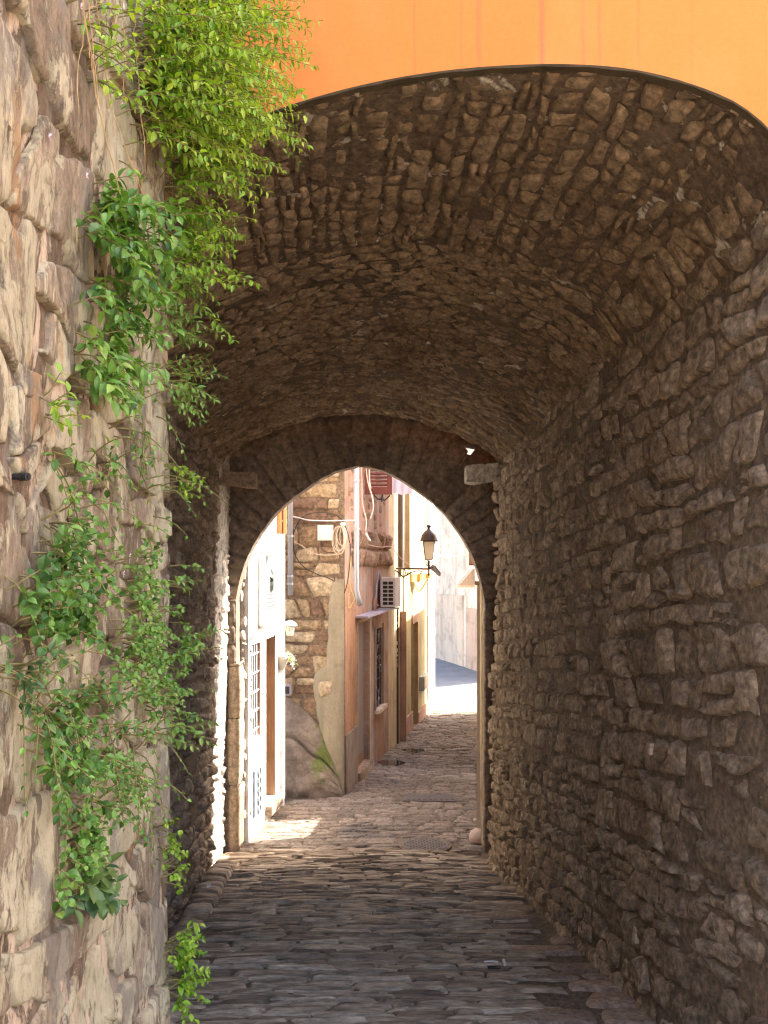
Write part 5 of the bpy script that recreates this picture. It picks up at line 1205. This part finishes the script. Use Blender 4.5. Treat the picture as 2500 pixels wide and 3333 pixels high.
def plant(label, region, nst, length, lsize, kind, mat, seed, droop=.8, out=.6, side=0.0, node=.022, dfix=None, indiv=45, lean=0., pair=2, group='plants growing on the pale wall', bias=.5, name='wall_plant'):
    """region: list of (px, py, spread_px_x, spread_px_y) root spots seen on the wall surface"""
    R = random.Random(seed); leaves = []; stems = MB(); roots = []; lsize *= 1.0 if kind == 'lance' and lsize < .045 else 1.02; lsize *= .98; nst = int(nst * 1.2); length *= 1.12
    for s_ in range(nst):
        px, py, sx, sy = R.choice(region); px = R.gauss(px, sx * .5); py = R.gauss(py, sy * .5); px = min(px, 572)
        d = (XW + .02) / ((px - 1250) / F); d = min(d, YE - .005)
        p = Vector((XW + .0, d, 1.6 - (py - 1800) / F * d)); roots.append(p.copy())
        v = Vector((out * R.uniform(.5, 1.3), side + R.gauss(0, .45), R.uniform(-.4, .6) + lean)).normalized()
        L = length * R.uniform(.45, 1.25); pts = [p.copy()]; n = max(3, int(L / node)); ph = R.uniform(0, 6)
        for k in range(n):
            v = (v + Vector((R.gauss(0, .06), R.gauss(0, .06), -droop * .07 + R.gauss(0, .05)))).normalized(); p = p + v * node
            if p.x < XW + .02: p.x = XW + .02 + R.random() * .01
            pts.append(p.copy())
            if k < n * .12: continue
            ph += 2.4
            for w in range(pair):
                ang = ph + w * math.pi; a1 = v.orthogonal().normalized(); a2 = v.cross(a1)
                o_ = (a1 * math.cos(ang) + a2 * math.sin(ang)); di = (o_ * 1.0 + v * .75 + Vector((0, 0, -.25))).normalized()
                size = lsize * R.uniform(.55, 1.25) * (1 - .45 * (k / n)); up = (Vector((.35, -.35, 1)) + Vector((R.gauss(0, .35), R.gauss(0, .35), 0))).normalized()
                xa = di.cross(up).normalized(); za = xa.cross(di).normalized()
                Mx = Matrix((xa * size, di * size, za * size)).transposed().to_4x4(); Mx.translation = p
                tn = min(.999, max(0, R.gauss(bias + .18 * (k / n), .2))); leaves.append((Mx, tn, size, p))
        stems.tube(pts, [max(.0008, .0022 * (1 - .7 * i / len(pts))) for i in range(len(pts))], 4, False)
    c = sum(roots, Vector()) / len(roots)
    root = thing(name, tuple(c), label, 'plant', group)
    o = part('stems', stems.V, stems.F, M['stem'], root); o['kind'] = 'stuff'
    key = [(l[2] / max(l[3].y, .5) * (1 if 0 < l[3].y else 0), i) for i, l in enumerate(leaves)]; key.sort(reverse=True)
    ind = set(i for _, i in key[:indiv]); T0, F0 = LT[kind]; VV_, FF_, TN = [], [], []
    for i, (Mx, tn, size, p) in enumerate(leaves):
        if i in ind:
            lo = bpy.data.objects.new('leaf', leaf_mesh(kind, mat, int(tn * 6))); sc.collection.objects.link(lo); lo.parent = root
            M2 = Mx.copy(); M2.translation = Mx.translation - c; lo.matrix_basis = M2
        else:
            A = np.array(Mx); P_ = T0 @ A[:3, :3].T + A[:3, 3]; n0 = len(VV_) * len(T0); VV_.append(P_); TN.append(np.full(len(T0), tn))
            FF_ += [tuple(q + n0 for q in f) for f in F0]
    if VV_:
        o = part('foliage', np.concatenate(VV_), FF_, M[mat], root, tone=np.concatenate(TN)); o['kind'] = 'stuff'
    return root
plant('dense bright green shrub hanging over the orange wall at the top of the pale wall', [(520, 60, 110, 160), (560, 180, 40, 200), (470, 150, 90, 160)], 150, .38, .040, 'lance', 'leaf_bright', 1, droop=.35, out=1.2, lean=.15, side=.15, indiv=150)
plant('bright bushy clump with long leafy shoots below the top shrub', [(500, 330, 90, 140), (555, 420, 40, 160)], 120, .30, .038, 'lance', 'leaf_bright', 2, droop=.4, out=1.2, lean=.1, indiv=150)
plant('lower bright shoots reaching out over the vault edge', [(555, 620, 30, 160), (545, 800, 40, 140)], 60, .24, .040, 'lance', 'leaf_bright', 3, droop=.5, out=1.1, indiv=80, bias=.42)
plant('sparse yellowish creeper with dry trailing stems at the top left', [(300, 80, 120, 120), (330, 260, 90, 160)], 30, .16, .028, 'oval', 'leaf_bright', 4, droop=1.2, out=.5, indiv=50, pair=1, bias=.5)
plant('broad leaved green plant hanging down the middle of the pale wall', [(340, 800, 130, 160), (380, 950, 150, 160), (330, 720, 80, 80)], 52, .17, .046, 'oval', 'leaf_mid', 5, droop=1.3, out=.6, indiv=120, bias=.35)
plant('long leaved tuft ending the hanging plant at mid height', [(370, 1120, 130, 110), (320, 1210, 90, 60)], 30, .13, .052, 'lance', 'leaf_mid', 6, droop=1.2, out=.6, indiv=100)
plant('leafy shoots along the wall corner above the dark left passage', [(540, 1050, 40, 160), (560, 1240, 25, 100)], 34, .15, .034, 'lance', 'leaf_mid', 7, droop=1.1, out=.8, indiv=80, bias=.55)
plant('small tuft sprouting left of the hanging plant', [(170, 1320, 35, 40)], 7, .08, .034, 'lance', 'leaf_bright', 8, droop=1, out=.5, indiv=30, bias=.5)
plant('small drooping sprig at the wall corner half way down', [(560, 1540, 14, 50), (565, 1610, 10, 20)], 9, .11, .030, 'oval', 'leaf_bright', 9, droop=1, out=.8, indiv=40, bias=.45)
plant('thin creeper with sparse leaves left of centre', [(200, 1500, 50, 60), (250, 1650, 90, 90), (190, 1720, 40, 80)], 18, .15, .030, 'oval', 'leaf_mid', 10, droop=1.4, out=.3, indiv=60, pair=1)
plant('green tangled ivy patch on the lower left wall', [(170, 1870, 120, 90), (150, 1990, 120, 120), (230, 1930, 80, 100)], 46, .13, .028, 'round', 'leaf_mid', 11, droop=1.2, out=.45, indiv=110, bias=.15)
plant('mat of small round-leaved toadflax beside the wall corner', [(440, 1900, 110, 120), (480, 2010, 100, 130), (450, 2140, 100, 120), (500, 2250, 80, 100)], 120, .08, .021, 'round', 'leaf_mid', 12, droop=1.2, out=.45, indiv=160, bias=.55, node=.017)
plant('pointed leafy sprigs poking out past the corner at lower height', [(568, 1900, 8, 30), (568, 2120, 8, 40), (560, 2330, 20, 50), (500, 2370, 40, 40)], 20, .13, .036, 'lance', 'leaf_mid', 13, droop=.6, out=1.0, indiv=80, bias=.6)
plant('dark tuft at the left frame edge in the lower wall', [(45, 2190, 40, 50)], 14, .09, .03, 'lance', 'leaf_dark', 14, droop=1, out=.4, indiv=40)
plant('long trailing green creeper down the lower wall', [(170, 2330, 90, 90), (230, 2450, 90, 110), (240, 2590, 80, 90)], 46, .15, .029, 'oval', 'leaf_mid', 15, droop=1.5, out=.4, indiv=120, bias=.22)
plant('fine stemmed sprigs right of the trailing creeper', [(350, 2340, 70, 100), (400, 2600, 60, 60), (340, 2500, 50, 60)], 26, .12, .022, 'oval', 'leaf_mid', 16, droop=1.1, out=.35, indiv=60, bias=.4)
plant('small-leaved tail of the trailing creeper', [(245, 2720, 40, 80), (240, 2800, 50, 50)], 30, .08, .026, 'round', 'leaf_mid', 17, droop=1.4, out=.4, indiv=70, bias=.4)
plant('big-leaved end of the creeper near the wall foot', [(265, 2880, 50, 40)], 11, .08, .055, 'oval', 'leaf_dark', 18, droop=1.1, out=.5, indiv=60, bias=.6)
plant('light green specks of toadflax at the lower wall corner', [(540, 2740, 30, 70), (560, 2830, 14, 30)], 20, .06, .022, 'round', 'leaf_bright', 19, droop=1.2, out=.5, indiv=60, bias=.4)
plant('bright green clump at the very foot of the wall corner', [(565, 3090, 14, 30), (560, 3180, 16, 50), (565, 3240, 14, 30)], 26, .11, .034, 'oval', 'leaf_bright', 20, droop=.9, out=.7, indiv=90, bias=.35)
plant('long thin shoots reaching from the top shrub across the arch corner', [(560, 330, 20, 60), (566, 250, 8, 60)], 12, .40, .030, 'lance', 'leaf_bright', 31, droop=.12, out=2.2, lean=-.45, side=1.4, indiv=60, bias=.25, node=.024)
plant('thin trailing strands linking the plants half way down the wall', [(430, 1380, 100, 160), (300, 1520, 120, 120), (480, 1650, 60, 160)], 26, .22, .022, 'oval', 'leaf_mid', 32, droop=2.2, out=.2, indiv=60, bias=.4, pair=1)
plant('thin trailing strands of small leaves over the lower wall', [(380, 2480, 90, 160), (450, 2420, 80, 120), (120, 2250, 80, 120)], 30, .22, .020, 'oval', 'leaf_mid', 33, droop=2.2, out=.2, indiv=60, bias=.35, pair=1)
# dry trailing stems
R = random.Random(77)
ds = thing('dry_creeper', (XW, 2.2, 3.4), 'tangle of dry yellow trailing stems at the top left of the wall', 'plant', 'plants growing on the pale wall')
for k in range(9):
    px, py = R.uniform(180, 420), R.uniform(-80, 80); d = (XW + .03) / ((px - 1250) / F); p = Vector(px3(px, py, d)); p.x = XW + .04 + R.random() * .03; pts = [p.copy()]
    v = Vector((0, R.uniform(-.25, .1), -1)).normalized()
    for _ in range(R.randint(10, 26)): v = (v + Vector((R.gauss(0, .05), R.gauss(0, .3), R.gauss(-.02, .12)))).normalized(); p = p + v * .022; p.x = max(p.x, XW + .03); pts.append(p.copy())
    MB().tube(pts, .0011, 4, False).put('stem', M['dry_stem'], ds)
fw = thing('pink_flowers', (XW, 2.3, 3.0), 'tiny scattered pale pink toadflax flowers among the stems', 'flowers', None)
for px, py in ((262, 25), (400, 25), (318, 355), (158, 445), (280, 575), (395, 345), (545, 1128), (556, 1258), (420, 1810), (400, 1870), (530, 2005)):
    d = (XW + .06) / ((px - 1250) / F); q = Vector(px3(px, py, d)); mk = MB()
    for a in range(4):
        w = a * 1.57 + R.random(); mk.add([q, q + Vector((.003, -.006 * math.cos(w) + .002, .006 * math.sin(w))), q + Vector((.004, -.010 * math.cos(w), .010 * math.sin(w))), q + Vector((.003, -.006 * math.cos(w) - .003, .006 * math.sin(w) + .003))], [(0, 1, 2, 3)])
    mk.put('blossom', M['pink_petal'], fw)

# ------------------------------------------------------------------ layout unit -> metres
for me in bpy.data.meshes: me.transform(Matrix.Scale(S, 4)) if not me.name.startswith('leaf') else None
for ob in bpy.data.objects:
    ob.location = ob.location * S
    if ob.name.startswith('leaf') and ob.type == 'MESH' and ob.data.name.startswith('leaf') and ob.data.users > 0 and ob.parent is not None:
        if ob.name.split('.')[0] == 'leaf': ob.scale = ob.scale * S
